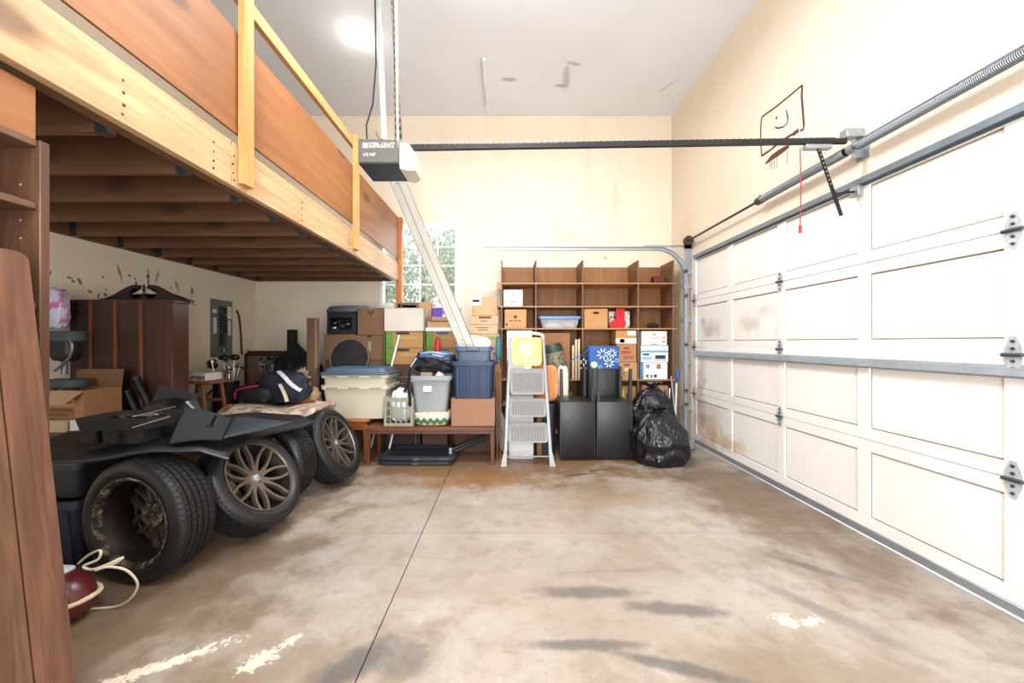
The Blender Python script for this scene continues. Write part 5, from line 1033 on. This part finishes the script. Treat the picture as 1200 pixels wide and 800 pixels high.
# ================================================================ trash bags
def bagm():
    t = NT('black_bin_liner'); v = t.coord(); n = t.noise(t.coord(scale=(1, 1, .35)), 9, 4, .55, .8); return t.out(lin('#121316'), t.rng(n, .3, .7, .12, .28), 0, n, .8, .06)
BAGM = bagm()
def trash(label, c, R, hgt, seed, neck):
    t = thing('trash_bag', label, 'trash bag', c, group='black trash bags'); rs = []; n = 72; K = 34
    for i in range(K+1):
        u = i/K; z = hgt*u
        prof = (.72+.5*min(1, u/.12)**.6*.56)*1.0 if u < .12 else (1.0-.02*((u-.3)/.3)**2 if u < .55 else None)
        if u < .12: p = .80+.20*(u/.12)**.5
        elif u < .5: p = 1.0
        elif u < .82: p = 1-.42*((u-.5)/.32)**1.6
        else: p = .58-.43*min(1, (u-.82)/.12) if u < .94 else .15+.28*(u-.94)/.06
        r = []
        for j in range(n):
            a = 2*PI*j/n; d = Vector((math.cos(a), math.sin(a), u*1.6)); f = 1+.14*noise.noise(d*1.6+Vector((seed, 0, 0)))+.10*noise.noise(d*4+Vector((0, seed, 0)))
            fold = abs(math.sin(9*a+3*noise.noise(Vector((a, u*2, seed)))))*.13*max(0, (u-.35)/.65)*(1 if u < .93 else 2.2)
            k = p*f*(1-fold); r.append(Vector((R[0]*k*math.cos(a)+neck[0]*u*u, R[1]*k*math.sin(a)+neck[1]*u*u, z*(1+.03*noise.noise(d*3)))))
        rs.append(r)
    MB().rings(rs).done('bag_body', BAGM, t, smooth=70)
    kz = hgt*.93; MB().lathe([(.03+.012*math.cos(a), .014*math.sin(a)) for a in [2*PI*q/8 for q in range(8)]], 16, Matrix.Translation((neck[0]*.87, neck[1]*.87, kz)), closed=True).done('knot', BAGM, t)
    return t
trash('black plastic trash bag in front, knotted at the top', (1.67, 4.27, 0), (.31, .22, 0), .60, 3., (.0, .06)); trash('black plastic trash bag behind, rising above the front one', (1.76, 4.80, 0), (.30, .24, 0), .82, 8., (.02, 0))
tag(MB().lump((0, 0, .17), (.05, .10, .19), .8, .25, 5., 22, 16, flat=0.).done('blue_bag', mat('#1c3f8f', .5, 0, .2, 8, .2), None, (1.44, 4.72, 0)), 'crumpled blue bag between the chair and the trash bags', 'bag')
# ================================================================ tools in the far right corner
br = thing('long_brush', 'white-stemmed brush with a blue handle in the corner by the door track', 'brush', (2.14, 5.02, .0)); MB().tube([(.0, 0, 0), (.02, .0, .5), (.03, .0, .80)], .012, 8).done('stem', mat('#d2d4d6', .4), br); MB().tube([(.03, 0, .79), (.035, 0, .85), (.05, 0, .94), (.045, 0, .96)], [.012, .022, .026, .012], 10).done('grip', mat('#1b4f9c', .4), br); bx('bristle_head', mat('#26282b', .8), br, (-.05, .05, -.04, .04, 0, .09), .01)
gs = thing('garden_shears', 'steel garden shears with dark grips standing in the right corner', 'shears', (2.06, 5.06, 0)); MB().tube([(0, 0, 0), (.02, 0, .35), (.04, 0, .72)], [.006, .014, .012], 8).done('blade', mat('#a5a9ac', .25, .9), gs); MB().tube([(.02, .02, .3), (-.02, .02, .5), (-.01, .02, .70)], .012, 8).done('handle', mat('#222426', .5), gs)
stick('steel_pole', 'slim steel pole leaning in the corner by the door track', 'pole', (2.22, 5.10, 0), (2.20, 5.26, .86), .011, '#9ba0a4', metal=.8, rough=.3)
hs = thing('extension_cable', 'grey coiled cord on the floor in the right corner', 'cord', (2.22, 4.84, 0)); pts = [(.075*math.cos(2*PI*k/24), .10*math.sin(2*PI*k/24), .02+.013*k/24*2) for k in range(97)]; MB().tube(pts, .011, 7).done('cord_loop', mat('#8a9094', .5), hs)
